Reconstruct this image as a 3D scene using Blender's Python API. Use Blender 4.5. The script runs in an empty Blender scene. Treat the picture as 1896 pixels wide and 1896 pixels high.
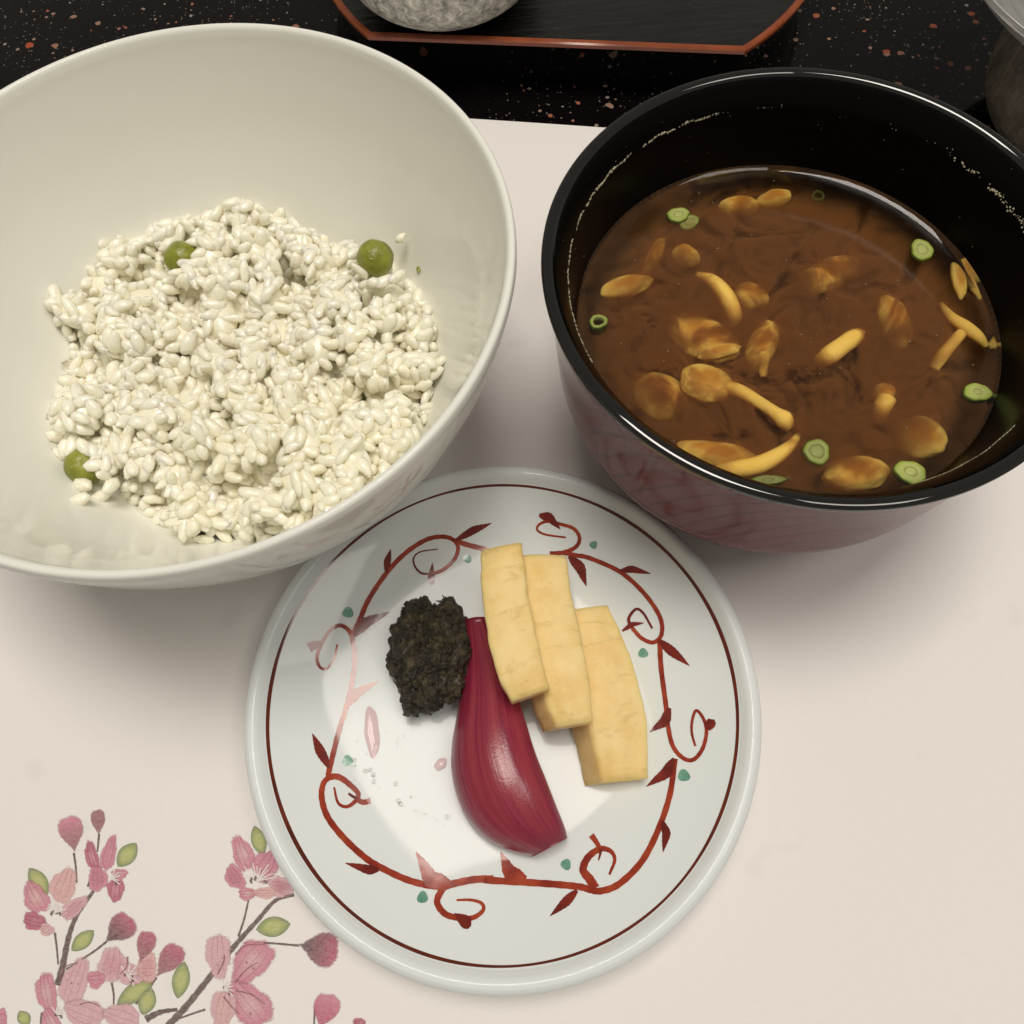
import bpy, bmesh, math, random
from mathutils import Vector, Matrix, noise, Euler

random.seed(7)
scene = bpy.context.scene
R = math.radians
# ------------------------------------------------------------------ camera
H = 0.20265
PITCH, ROLL, FPX = R(67.25), R(-4.65), 1430.0
fw = Vector((0, math.cos(PITCH), -math.sin(PITCH)))
up0 = Vector((0, math.sin(PITCH), math.cos(PITCH)))
rt0 = Vector((1, 0, 0))
rt = rt0 * math.cos(ROLL) + up0 * math.sin(ROLL)
up = -rt0 * math.sin(ROLL) + up0 * math.cos(ROLL)
CAM = Vector((0, 0, H))
cd = bpy.data.cameras.new('camera')
cam = bpy.data.objects.new('camera', cd)
scene.collection.objects.link(cam)
cam.matrix_world = Matrix(((rt.x, up.x, -fw.x, 0), (rt.y, up.y, -fw.y, 0), (rt.z, up.z, -fw.z, H), (0, 0, 0, 1)))
cd.sensor_width = 36
cd.lens = FPX / 1896 * 36
cd.clip_start = 0.005
cd.clip_end = 50
scene.camera = cam
# ------------------------------------------------------------------ light
w = bpy.data.worlds.new('World')
scene.world = w
w.use_nodes = True
bg = w.node_tree.nodes['Background']
bg.inputs[0].default_value = (1.0, 0.93, 0.82, 1)
bg.inputs[1].default_value = 0.24


def area(name, loc, target, sx, sy, power, col, rz=0):
    l = bpy.data.lights.new(name, 'AREA')
    l.shape = 'RECTANGLE'
    l.size, l.size_y, l.energy, l.color = sx, sy, power, col
    o = bpy.data.objects.new(name, l)
    scene.collection.objects.link(o)
    o.location = loc
    d = Vector(target) - Vector(loc)
    o.rotation_euler = (d.to_track_quat('-Z', 'Y').to_matrix() @ Matrix.Rotation(rz, 3, 'Z')).to_euler()
    return o


area('ceiling_lamp', (0.02, 0.25, 1.45), (0, 0.1, 0), 0.54, 0.54, 13.5, (1.0, 0.933, 0.845), R(40))
area('ceiling_lamp', (0.65, -0.15, 1.50), (0, 0.1, 0), 0.5, 0.5, 5.0, (1.0, 0.933, 0.845), R(15))
scene.view_settings.view_transform = 'Standard'
scene.view_settings.look = 'None'
scene.view_settings.exposure = -0.07
scene.view_settings.gamma = 1.0
scene.cycles.use_denoising = True
scene.cycles.max_bounces = 10
scene.cycles.diffuse_bounces = 7
scene.cycles.volume_step_rate = 0.12
scene.cycles.use_adaptive_sampling = True
scene.cycles.adaptive_threshold = 0.02
scene.cycles.volume_bounces = 3
scene.cycles.transparent_max_bounces = 24
scene.cycles.caustics_reflective = False
scene.cycles.caustics_refractive = False


# ------------------------------------------------------------------ helpers
def ray(px, py):
    return fw + rt * ((px - 948) / FPX) - up * ((py - 948) / FPX)


def at(px, py, z):
    """world point seen at a photograph pixel, lying at height z"""
    d = ray(px, py)
    return CAM + d * ((z - H) / d.z)


def at_surf(px, py, fz, z0=0.01):
    """world point at a photograph pixel lying on the surface z = fz(x, y)"""
    d = ray(px, py)
    d = d / -d.z
    lo, hi = 0.05, H + 0.02
    t = lo
    prev = lo
    while t < hi:
        p = CAM + d * t
        if p.z <= fz(p.x, p.y):
            a, b = prev, t
            for _ in range(22):
                m = (a + b) / 2
                p = CAM + d * m
                if p.z <= fz(p.x, p.y):
                    b = m
                else:
                    a = m
            return CAM + d * b
        prev = t
        t += 0.0008
    return CAM + d * hi


def catmull(pts, n=8):
    """Catmull-Rom through points of any dimension (tuples)"""
    P = [tuple(p) for p in pts]
    if len(P) < 3:
        out = []
        for i in range(n + 1):
            t = i / n
            out.append(tuple(a + (b - a) * t for a, b in zip(P[0], P[-1])))
        return out
    P = [tuple(2 * a - b for a, b in zip(P[0], P[1]))] + P + [tuple(2 * a - b for a, b in zip(P[-1], P[-2]))]
    out = []
    for i in range(1, len(P) - 2):
        p0, p1, p2, p3 = P[i - 1], P[i], P[i + 1], P[i + 2]
        for k in range(n):
            t = k / n
            out.append(tuple(0.5 * (2 * b + (c - a) * t + (2 * a - 5 * b + 4 * c - d) * t * t + (3 * b - a - 3 * c + d) * t ** 3)
                             for a, b, c, d in zip(p0, p1, p2, p3)))
    out.append(P[-2])
    return out


def link(o, parent=None):
    scene.collection.objects.link(o)
    if parent is not None:
        o.parent = parent
    return o


def mesh(name, verts, faces, mat, parent=None, smooth=True, uv=None, col=None):
    me = bpy.data.meshes.new(name)
    me.from_pydata([tuple(v) for v in verts], [], faces)
    if smooth:
        me.polygons.foreach_set('use_smooth', [True] * len(me.polygons))
    if uv:
        lay = me.uv_layers.new(name='UVMap')
        for lp in me.loops:
            lay.data[lp.index].uv = uv[lp.vertex_index]
    if col:
        a = me.color_attributes.new('Col', 'FLOAT_COLOR', 'POINT')
        for i, c in enumerate(col):
            a.data[i].color = c
    me.update()
    if mat is not None:
        me.materials.append(mat)
    o = bpy.data.objects.new(name, me)
    return link(o, parent)


def tag(o, label, cat, group=None):
    o['label'] = label
    o['category'] = cat
    if group:
        o['group'] = group
    return o


def empty(name, loc=(0, 0, 0)):
    o = bpy.data.objects.new(name, None)
    o.empty_display_size = 0.01
    o.location = loc
    return link(o)


def lathe(profile, n=128):
    """profile (r, z); r == 0 ends become poles"""
    V, F = [], []
    rings = []
    for r, z in profile:
        if r < 1e-6:
            rings.append([len(V)])
            V.append((0, 0, z))
        else:
            rings.append(list(range(len(V), len(V) + n)))
            V += [(r * math.cos(2 * math.pi * i / n), r * math.sin(2 * math.pi * i / n), z) for i in range(n)]
    for a, b in zip(rings, rings[1:]):
        for i in range(n):
            j = (i + 1) % n
            if len(a) == 1 and len(b) == 1:
                continue
            if len(a) == 1:
                F.append((a[0], b[i], b[j]))
            elif len(b) == 1:
                F.append((a[i], b[0], a[j]))
            else:
                F.append((a[i], b[i], b[j], a[j]))
    return V, F


def interp(prof, r):
    for (a, za), (b, zb) in zip(prof, prof[1:]):
        if a <= r <= b:
            return za + (zb - za) * (r - a) / (b - a + 1e-12)
    return prof[-1][1] if r > prof[-1][0] else prof[0][1]


def tube(pts, radii, ns=14, flat=1.0, cap=True):
    """bent tapered tube through 3-D points; flat squashes it vertically"""
    path = catmull([tuple(p) + (r,) for p, r in zip(pts, radii)], 6)
    V, F = [], []
    N = len(path)
    for i, q in enumerate(path):
        p = Vector(q[:3])
        a = Vector(path[max(i - 1, 0)][:3])
        b = Vector(path[min(i + 1, N - 1)][:3])
        t = (b - a).normalized()
        side = t.cross(Vector((0, 0, 1)))
        side = side.normalized() if side.length > 1e-6 else Vector((1, 0, 0))
        u = side.cross(t)
        for k in range(ns):
            an = 2 * math.pi * k / ns
            V.append(p + side * (math.cos(an) * q[3]) + u * (math.sin(an) * q[3] * flat))
    for i in range(N - 1):
        for k in range(ns):
            k2 = (k + 1) % ns
            F.append((i * ns + k, i * ns + k2, (i + 1) * ns + k2, (i + 1) * ns + k))
    if cap:
        for i, rev in ((0, True), (N - 1, False)):
            c = len(V)
            V.append(Vector(path[i][:3]))
            for k in range(ns):
                k2 = (k + 1) % ns
                F.append((c, i * ns + k2, i * ns + k) if rev else (c, i * ns + k, i * ns + k2))
    return V, F


def ico(sub):
    bm = bmesh.new()
    bmesh.ops.create_icosphere(bm, subdivisions=sub, radius=1)
    V = [v.co.copy() for v in bm.verts]
    F = [tuple(v.index for v in f.verts) for f in bm.faces]
    bm.free()
    return V, F


ICO = {k: ico(k) for k in (1, 2, 3, 4, 5, 6)}


# ------------------------------------------------------------------ materials
class M:
    def __init__(s, name):
        s.m = bpy.data.materials.new(name)
        s.m.use_nodes = True
        s.t = s.m.node_tree
        s.b = s.t.nodes['Principled BSDF']
        s.out = s.t.nodes['Material Output']

    def n(s, kind, **kw):
        nd = s.t.nodes.new(kind)
        for k, v in kw.items():
            if k.startswith('_'):
                setattr(nd, k[1:], v)
            else:
                nd.inputs[k.replace('__', ' ')].default_value = v
        return nd

    def l(s, a, b):
        s.t.links.new(a, b)

    def set(s, **kw):
        for k, v in kw.items():
            s.b.inputs[k.replace('__', ' ')].default_value = v
        return s

    def coord(s, what='Object', scale=None):
        c = s.n('ShaderNodeTexCoord')
        if scale is None:
            return c.outputs[what]
        mp = s.n('ShaderNodeMapping')
        mp.inputs['Scale'].default_value = scale
        s.l(c.outputs[what], mp.inputs['Vector'])
        return mp.outputs[0]

    def noise(s, vec, scale, detail=4, rough=0.55, dist=0):
        nd = s.n('ShaderNodeTexNoise', Scale=scale, Detail=detail, Roughness=rough, Distortion=dist)
        s.l(vec, nd.inputs['Vector'])
        return nd.outputs['Fac']

    def ramp(s, fac, stops, mode='LINEAR'):
        r = s.n('ShaderNodeValToRGB')
        r.color_ramp.interpolation = mode
        e = r.color_ramp.elements
        while len(e) < len(stops):
            e.new(0.5)
        for el, (p, c) in zip(e, stops):
            el.position = p
            el.color = c if len(c) == 4 else (*c, 1)
        s.l(fac, r.inputs[0])
        return r.outputs[0]

    def mix(s, fac, a, b, mode='MIX'):
        x = s.n('ShaderNodeMix', _data_type='RGBA', _blend_type=mode)
        for sock, v in ((x.inputs[0], fac), (x.inputs[6], a), (x.inputs[7], b)):
            if hasattr(v, 'is_linked') or hasattr(v, 'links'):
                s.l(v, sock)
            elif isinstance(v, (int, float)):
                sock.default_value = v
            else:
                sock.default_value = v if len(v) == 4 else (*v, 1)
        return x.outputs[2]

    def math(s, op, a, b=0.0):
        x = s.n('ShaderNodeMath', _operation=op)
        for i, v in enumerate((a, b)):
            if isinstance(v, (int, float)):
                x.inputs[i].default_value = v
            else:
                s.l(v, x.inputs[i])
        return x.outputs[0]

    def bump(s, h, strength=0.3, dist=0.0003):
        b = s.n('ShaderNodeBump', Strength=strength, Distance=dist)
        s.l(h, b.inputs['Height'])
        s.l(b.outputs[0], s.b.inputs['Normal'])
        return b

    def base(s, c):
        s.l(c, s.b.inputs['Base Color'])
        return s


def mat_table():
    m = M('speckled_black_lacquer').set(Roughness=0.12, Specular__IOR__Level=0.2)
    co = m.coord('Object')
    col = (0.0035, 0.0026, 0.0028, 1)
    for sc, rad, cov, cols in ((820, 0.26, 0.17, [(0, (0.16, 0.15, 0.14)), (0.5, (0.22, 0.15, 0.10)), (1, (0.12, 0.13, 0.13))]),
                               (360, 0.29, 0.13, [(0, (0.30, 0.17, 0.11)), (0.5, (0.25, 0.24, 0.22)), (1, (0.33, 0.09, 0.05))]),
                               (190, 0.30, 0.14, [(0, (0.34, 0.07, 0.03)), (0.5, (0.30, 0.12, 0.07)), (1, (0.26, 0.18, 0.13))])):
        # jitter the lookup a little so that the dots are not perfect discs
        nz = m.n('ShaderNodeTexNoise', Scale=sc * 1.7, Detail=1.0)
        m.l(co, nz.inputs['Vector'])
        off = m.n('ShaderNodeVectorMath', _operation='SCALE')
        m.l(nz.outputs['Color'], off.inputs[0])
        off.inputs['Scale'].default_value = 0.28 / sc
        ad = m.n('ShaderNodeVectorMath', _operation='ADD')
        m.l(co, ad.inputs[0])
        m.l(off.outputs[0], ad.inputs[1])
        v = m.n('ShaderNodeTexVoronoi', Scale=sc, Randomness=1.0)
        v.voronoi_dimensions = '2D'
        m.l(ad.outputs[0], v.inputs['Vector'])
        sep = m.n('ShaderNodeSeparateColor')
        m.l(v.outputs['Color'], sep.inputs[0])
        size = m.math('MULTIPLY', sep.outputs[2], rad)
        near = m.math('LESS_THAN', v.outputs['Distance'], size)
        dens = m.noise(co, 22, 2, 0.5)
        thr = m.math('MULTIPLY', m.math('SUBTRACT', dens, 0.32), cov * 4.2)
        have = m.math('LESS_THAN', sep.outputs[0], thr)
        f = m.math('MULTIPLY', near, have)
        col = m.mix(f, col, m.ramp(sep.outputs[1], cols))
    m.base(col)
    return m.m


def mat_simple(name, c, rough=0.4, **kw):
    m = M(name).set(Base__Color=(*c, 1), Roughness=rough, **kw)
    return m.m


def mat_porcelain(name, c, c2):
    m = M(name).set(Roughness=0.06, Specular__IOR__Level=0.17)
    co = m.coord('Object')
    m.base(m.mix(m.noise(co, 40, 3), c, c2))
    n2 = m.noise(co, 45, 1)
    m.bump(n2, 0.03, 0.0004)
    return m.m


def mat_paper():
    m = M('placemat_paper').set(Roughness=0.75, Specular__IOR__Level=0.25)
    co = m.coord('Object')
    c = m.mix(m.noise(co, 9, 3), (0.825, 0.795, 0.775, 1), (0.80, 0.765, 0.745, 1))
    # faint smudges
    sp = m.ramp(m.noise(co, 55, 2, 0.4), [(0.0, (0, 0, 0)), (0.655, (0, 0, 0)), (0.72, (1, 1, 1))])
    fb = m.noise(m.coord('Object', (500, 1400, 1)), 1.0, 4, 0.65)
    c = m.mix(m.ramp(fb, [(0.35, (0.16, 0.16, 0.16)), (0.65, (0, 0, 0))]), c, (0.70, 0.66, 0.63, 1))
    c = m.mix(m.math('MULTIPLY', sp, 0.22), c, (0.62, 0.57, 0.56, 1))
    m.base(c)
    m.bump(m.noise(co, 2600, 3, 0.7), 0.12, 0.0001)
    return m.m


def mat_print():
    m = M('printed_ink').set(Roughness=0.75, Specular__IOR__Level=0.2)
    at_ = m.n('ShaderNodeAttribute', _attribute_name='Col')
    co = m.coord('Object')
    g = m.noise(co, 1500, 3, 0.65)
    g2 = m.noise(m.coord('Object', (600, 2200, 1)), 1.0, 3, 0.6)
    grain = m.math('MULTIPLY', m.math('ADD', g, g2), 0.5)
    c = m.mix(m.ramp(grain, [(0.3, (0, 0, 0)), (0.7, (1, 1, 1))]), at_.outputs['Color'], (0.79, 0.72, 0.70, 1))
    col = m.mix(0.32, at_.outputs['Color'], c)
    m.base(col)
    tr = m.n('ShaderNodeBsdfTransparent')
    mx = m.n('ShaderNodeMixShader')
    # soft dithered edges like a pencil print
    a = m.math('ADD', at_.outputs['Alpha'], m.math('MULTIPLY', m.math('SUBTRACT', grain, 0.5), 1.1))
    af = m.ramp(a, [(0.22, (0, 0, 0)), (0.62, (1, 1, 1))])
    m.l(m.math('MULTIPLY', af, 0.92), mx.inputs[0])
    m.l(tr.outputs[0], mx.inputs[1])
    m.l(m.b.outputs[0], mx.inputs[2])
    m.l(mx.outputs[0], m.out.inputs[0])
    return m.m


def mat_paint(name, stops, scale=230):
    m = M(name).set(Roughness=0.08)
    co = m.coord('Object')
    m.base(m.ramp(m.noise(co, scale, 3, 0.6), stops))
    return m.m


def mat_rice():
    m = M('cooked_rice').set(Roughness=0.22)
    m.set(Subsurface__Weight=0.4, Subsurface__Radius=(0.0011, 0.0010, 0.0008), Subsurface__Scale=1.0, Coat__Weight=0.6, Coat__Roughness=0.08)
    oi = m.n('ShaderNodeObjectInfo')
    co = m.coord('Object')
    geo = m.n('ShaderNodeNewGeometry')
    c = m.mix(m.noise(geo.outputs['Position'], 300, 2), (0.955, 0.91, 0.745, 1), (0.945, 0.895, 0.70, 1))
    c = m.mix(m.math('MULTIPLY', oi.outputs['Random'], 0.5), c, (0.97, 0.94, 0.83, 1))
    m.base(c)
    mixh = m.math('ADD', m.noise(geo.outputs['Position'], 750, 3, 0.6), m.math('MULTIPLY', m.noise(geo.outputs['Position'], 2600, 2, 0.5), 0.35))
    m.bump(mixh, 0.7, 0.0004)
    tl = m.n('ShaderNodeBsdfTranslucent')
    tl.inputs[0].default_value = (0.98, 0.95, 0.80, 1)
    mx = m.n('ShaderNodeMixShader', Fac=0.06)
    m.l(m.b.outputs[0], mx.inputs[1])
    m.l(tl.outputs[0], mx.inputs[2])
    m.l(mx.outputs[0], m.out.inputs[0])
    return m.m


def mat_pea():
    m = M('boiled_pea_skin').set(Roughness=0.28)
    m.set(Subsurface__Weight=0.25, Subsurface__Radius=(0.002, 0.002, 0.0004), Subsurface__Scale=1.0)
    g = m.n('ShaderNodeNewGeometry').outputs['Position']
    m.base(m.ramp(m.noise(g, 260, 3), [(0.3, (0.15, 0.17, 0.012)), (0.55, (0.24, 0.26, 0.025)), (0.8, (0.34, 0.36, 0.06))]))
    m.bump(m.math('ADD', m.noise(g, 420, 4, 0.6, 0.8), m.math('MULTIPLY', m.noise(g, 1800, 2), 0.3)), 0.6, 0.0006)
    return m.m


def mat_miso_paste():
    m = M('dark_miso_paste').set(Roughness=0.24, Specular__IOR__Level=0.6)
    g = m.n('ShaderNodeNewGeometry').outputs['Position']
    m.base(m.ramp(m.noise(g, 420, 6, 0.68), [(0.34, (0.010, 0.0075, 0.0035)), (0.50, (0.032, 0.024, 0.011)), (0.62, (0.078, 0.060, 0.027)), (0.76, (0.20, 0.155, 0.07))]))
    m.bump(m.noise(g, 700, 5, 0.7), 1.0, 0.0014)
    m.set(Coat__Weight=0.12, Coat__Roughness=0.2)
    return m.m


def mat_onion():
    m = M('pickled_onion_skin').set(Roughness=0.24)
    m.set(Subsurface__Weight=0.2, Subsurface__Radius=(0.003, 0.0008, 0.0008), Subsurface__Scale=1.0)
    st = m.coord('UV', (46, 2.2, 1))
    fine = m.noise(st, 1.0, 4, 0.6)
    st2 = m.coord('UV', (9, 1.3, 1))
    broad = m.noise(st2, 1.0, 2, 0.5)
    c = m.ramp(fine, [(0.25, (0.165, 0.009, 0.032)), (0.5, (0.225, 0.016, 0.046)), (0.80, (0.335, 0.055, 0.095))])
    c = m.mix(m.ramp(broad, [(0.42, (0, 0, 0)), (0.72, (1, 1, 1))]), c, (0.345, 0.05, 0.062, 1))
    # paler greyish rim along the cut side and the root
    uv = m.n('ShaderNodeSeparateXYZ')
    m.l(m.coord('UV'), uv.inputs[0])
    rim = m.ramp(uv.outputs[0], [(0.0, (1, 1, 1)), (0.10, (0, 0, 0)), (0.90, (0, 0, 0)), (0.95, (1, 1, 1))])
    c = m.mix(m.math('MULTIPLY', rim, 0.35), c, (0.30, 0.13, 0.15, 1))
    root = m.ramp(uv.outputs[1], [(0.80, (0, 0, 0)), (1.0, (1, 1, 1))])
    c = m.mix(m.math('MULTIPLY', root, 0.5), c, (0.17, 0.05, 0.06, 1))
    m.base(c)
    b = m.math('ADD', fine, m.math('MULTIPLY', m.noise(m.coord('UV', (30, 90, 1)), 1.0, 2), 0.6))
    m.bump(b, 0.18, 0.0004)
    return m.m


def mat_daikon():
    m = M('pickled_radish').set(Roughness=0.5, Specular__IOR__Level=0.35)
    m.set(Subsurface__Weight=0.5, Subsurface__Radius=(0.004, 0.003, 0.0012), Subsurface__Scale=1.0)
    oi = m.n('ShaderNodeObjectInfo')
    uvw = m.n('ShaderNodeVectorMath', _operation='ADD')
    m.l(m.coord('UV', (1.6, 13, 1)), uvw.inputs[0])
    sc = m.n('ShaderNodeVectorMath', _operation='SCALE')
    m.l(oi.outputs['Location'], sc.inputs[0])
    sc.inputs['Scale'].default_value = 900
    m.l(sc.outputs[0], uvw.inputs[1])
    wr = m.noise(uvw.outputs[0], 1.0, 4, 0.6, 0.7)
    g = m.n('ShaderNodeNewGeometry').outputs['Position']
    c = m.ramp(m.noise(g, 120, 4, 0.6), [(0.25, (0.77, 0.53, 0.19)), (0.5, (0.84, 0.64, 0.28)), (0.75, (0.87, 0.70, 0.35))])
    crease = m.ramp(wr, [(0.34, (1, 1, 1)), (0.42, (0, 0, 0))])
    c = m.mix(m.math('MULTIPLY', crease, 0.25), c, (0.50, 0.31, 0.09, 1))
    m.base(c)
    fib = m.noise(m.coord('UV', (2.5, 60, 1)), 1.0, 3, 0.6)
    h = m.math('ADD', m.math('MULTIPLY', wr, 0.6), m.math('ADD', m.math('MULTIPLY', m.noise(g, 1500, 4, 0.65), 0.3), m.math('MULTIPLY', fib, 0.4)))
    m.bump(h, 0.2, 0.0008)
    return m.m


def mat_mushroom():
    m = M('nameko_flesh').set(Roughness=0.6, Specular__IOR__Level=0.08)
    g = m.n('ShaderNodeNewGeometry').outputs['Position']
    oi = m.n('ShaderNodeObjectInfo')
    c = m.ramp(m.noise(g, 170, 3, 0.5), [(0.25, (0.62, 0.32, 0.045)), (0.5, (0.76, 0.47, 0.085)), (0.75, (0.84, 0.60, 0.16))])
    c = m.mix(m.math('MULTIPLY', oi.outputs['Random'], 0.35), c, (0.74, 0.38, 0.06, 1))
    at_ = m.n('ShaderNodeAttribute', _attribute_name='Col')
    c = m.mix(at_.outputs['Alpha'], c, at_.outputs['Color'])
    m.base(c)
    m.set(Subsurface__Weight=0.2, Subsurface__Radius=(0.003, 0.0015, 0.0005), Subsurface__Scale=1.0)
    m.bump(m.noise(g, 600, 3), 0.2, 0.0003)
    return m.m


def mat_scallion():
    m = M('scallion_flesh').set(Roughness=0.4, Specular__IOR__Level=0.25)
    at_ = m.n('ShaderNodeAttribute', _attribute_name='Col')
    g = m.n('ShaderNodeNewGeometry').outputs['Position']
    m.base(m.mix(m.math('MULTIPLY', m.noise(g, 900, 3), 0.35), at_.outputs['Color'], (0.30, 0.36, 0.10, 1)))
    m.set(Subsurface__Weight=0.3, Subsurface__Radius=(0.001, 0.0015, 0.0006), Subsurface__Scale=1.0)
    return m.m


def mat_broth():
    m = M('miso_broth')
    t = m.n('ShaderNodeBsdfTransparent')
    gl = m.n('ShaderNodeBsdfGlossy', Roughness=0.015)
    fr = m.n('ShaderNodeFresnel', IOR=1.42)
    mx = m.n('ShaderNodeMixShader')
    m.l(fr.outputs[0], mx.inputs[0])
    m.l(t.outputs[0], mx.inputs[1])
    m.l(gl.outputs[0], mx.inputs[2])
    m.l(mx.outputs[0], m.out.inputs['Surface'])
    v = m.n('ShaderNodeVolumePrincipled', Anisotropy=0.1)
    v.inputs['Color'].default_value = (0.56, 0.29, 0.105, 1)
    co = m.coord('Object')
    sx = m.n('ShaderNodeSeparateXYZ')
    m.l(co, sx.inputs[0])
    cx = m.n('ShaderNodeCombineXYZ')
    m.l(sx.outputs[0], cx.inputs[0])
    m.l(sx.outputs[1], cx.inputs[1])
    ln = m.n('ShaderNodeVectorMath', _operation='LENGTH')
    m.l(cx.outputs[0], ln.inputs[0])
    nz = m.noise(co, 90, 6, 0.70, 1.2)
    # the cloud of miso hangs in the middle, clear broth shows along the wall
    rad = m.math('ADD', ln.outputs['Value'], m.math('MULTIPLY', m.math('SUBTRACT', nz, 0.5), 0.012))
    fall = m.n('ShaderNodeMapRange')
    fall.inputs['From Min'].default_value = 0.0340
    fall.inputs['From Max'].default_value = 0.0455
    fall.inputs['To Min'].default_value = 1.0
    fall.inputs['To Max'].default_value = 0.025
    m.l(rad, fall.inputs['Value'])
    cl = m.n('ShaderNodeMapRange')
    cl.inputs['From Min'].default_value = 0.43
    cl.inputs['From Max'].default_value = 0.56
    cl.inputs['To Min'].default_value = 0.05
    cl.inputs['To Max'].default_value = 1.0
    m.l(nz, cl.inputs['Value'])
    m.l(m.math('MULTIPLY', m.math('MULTIPLY', fall.outputs[0], cl.outputs[0]), 760.0), v.inputs['Density'])
    m.l(v.outputs[0], m.out.inputs['Volume'])
    m.t.nodes.remove(m.b)
    return m.m


def mat_miso_cloud():
    m = M('settled_miso_cloud').set(Roughness=0.9, Specular__IOR__Level=0.0)
    co = m.coord('Object')
    m.base(m.ramp(m.noise(co, 75, 6, 0.65, 1.2), [(0.40, (0.010, 0.004, 0.002)), (0.55, (0.05, 0.018, 0.006)), (0.72, (0.15, 0.06, 0.018))]))
    return m.m


def mat_mauve():
    m = M('mauve_lacquered_wood').set(Roughness=0.14, Specular__IOR__Level=0.12)
    co = m.coord('Object', (1.0, 1.0, 0.45))
    wv = m.n('ShaderNodeTexWave', Scale=95.0, Distortion=3.0, Detail=2.0)
    wv.wave_type = 'RINGS'
    wv.rings_direction = 'Y'
    wv.inputs['Detail Scale'].default_value = 0.35
    m.l(co, wv.inputs['Vector'])
    c = m.mix(m.noise(m.coord('Object', (60, 60, 25)), 1.0, 4), (0.165, 0.050, 0.060, 1), (0.135, 0.040, 0.048, 1))
    ln = m.ramp(wv.outputs['Fac'], [(0.0, (1, 1, 1)), (0.10, (0.2, 0.2, 0.2)), (0.25, (0, 0, 0))])
    m.base(m.mix(m.math('MULTIPLY', ln, 0.55), c, (0.05, 0.014, 0.018, 1)))
    return m.m


def mat_tray_panel():
    m = M('black_tray_wood').set(Roughness=0.22)
    co = m.coord('Object', (30, 420, 30))
    g = m.noise(co, 1.0, 5, 0.65, 1.0)
    m.base(m.ramp(g, [(0.3, (0.003, 0.003, 0.003)), (0.6, (0.009, 0.009, 0.008)), (0.8, (0.03, 0.028, 0.026))]))
    m.bump(g, 0.5, 0.0006)
    return m.m


def mat_silver(name, lo, hi, scale, stretch=(1, 1, 1), metal=0.6, rough=0.35, bump=0.5):
    m = M(name).set(Roughness=rough, Metallic=metal)
    co = m.coord('Object', stretch)
    g = m.noise(co, scale, 6, 0.72, 0.6)
    m.base(m.ramp(g, [(0.36, lo), (0.52, tuple((a + b) / 2 for a, b in zip(lo, hi))), (0.66, hi)]))
    m.bump(g, bump, 0.0006)
    return m.m


MT = {
    'table': mat_table(), 'paper': mat_paper(), 'print': mat_print(),
    'bowl': mat_porcelain('rice_bowl_glaze', (0.795, 0.80, 0.745, 1), (0.775, 0.78, 0.725, 1)),
    'plate': mat_porcelain('plate_glaze', (0.745, 0.785, 0.785, 1), (0.72, 0.76, 0.755, 1)),
    'unglazed': mat_simple('unglazed_clay', (0.55, 0.5, 0.43), 0.8),
    'red': mat_paint('iron_red_enamel', [(0.3, (0.20, 0.018, 0.010)), (0.55, (0.33, 0.042, 0.016)), (0.8, (0.42, 0.085, 0.03))]),
    'darkred': mat_paint('dark_red_enamel', [(0.35, (0.12, 0.012, 0.008)), (0.7, (0.22, 0.026, 0.014))]),
    'line': mat_paint('brown_red_line', [(0.3, (0.075, 0.012, 0.006)), (0.7, (0.15, 0.025, 0.010))]),
    'green': mat_paint('green_enamel', [(0.3, (0.10, 0.26, 0.19)), (0.7, (0.20, 0.40, 0.30))], 500),
    'black': mat_simple('black_lacquer', (0.0022, 0.0020, 0.0019), 0.04, Specular__IOR__Level=0.9),
    'blackin': mat_simple('black_inner_lacquer', (0.0020, 0.0018, 0.0017), 0.34, Specular__IOR__Level=0.10),
    'mauve': mat_mauve(), 'broth': mat_broth(), 'cloud': mat_miso_cloud(),
    'rice': mat_rice(), 'pea': mat_pea(), 'paste': mat_miso_paste(), 'onion': mat_onion(), 'daikon': mat_daikon(),
    'mush': mat_mushroom(), 'scallion': mat_scallion(),
    'foam': mat_simple('dried_foam', (0.42, 0.39, 0.26), 0.35),
    'tray': mat_tray_panel(),
    'trayrim': mat_paint('rust_red_lacquer', [(0.3, (0.20, 0.045, 0.016)), (0.7, (0.30, 0.075, 0.028))], 90),
    'silver': mat_silver('silver_speckle_glaze', (0.22, 0.22, 0.19), (0.95, 0.94, 0.86), 330, metal=0.15, rough=0.4),
    'pan': mat_silver('brushed_aluminium', (0.42, 0.42, 0.40), (0.72, 0.71, 0.68), 60, (1, 1, 14), metal=0.9, rough=0.38, bump=0.25),
    'clay': mat_silver('rough_brown_stoneware', (0.07, 0.06, 0.042), (0.19, 0.165, 0.125), 300, (1, 1, 0.4), metal=0.0, rough=0.6, bump=0.7),
}


def mat_drop(name, c):
    m = M(name)
    t = m.n('ShaderNodeBsdfTransparent')
    t.inputs[0].default_value = (*c, 1)
    g = m.n('ShaderNodeBsdfGlossy', Roughness=0.02)
    fr = m.n('ShaderNodeFresnel', IOR=1.35)
    mx = m.n('ShaderNodeMixShader')
    m.l(fr.outputs[0], mx.inputs[0])
    m.l(t.outputs[0], mx.inputs[1])
    m.l(g.outputs[0], mx.inputs[2])
    m.l(mx.outputs[0], m.out.inputs[0])
    m.t.nodes.remove(m.b)
    return m.m


MT['pinkdrop'] = mat_drop('pink_brine', (0.93, 0.80, 0.81))
MT['cleardrop'] = mat_drop('clear_brine', (0.97, 0.96, 0.95))

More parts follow.
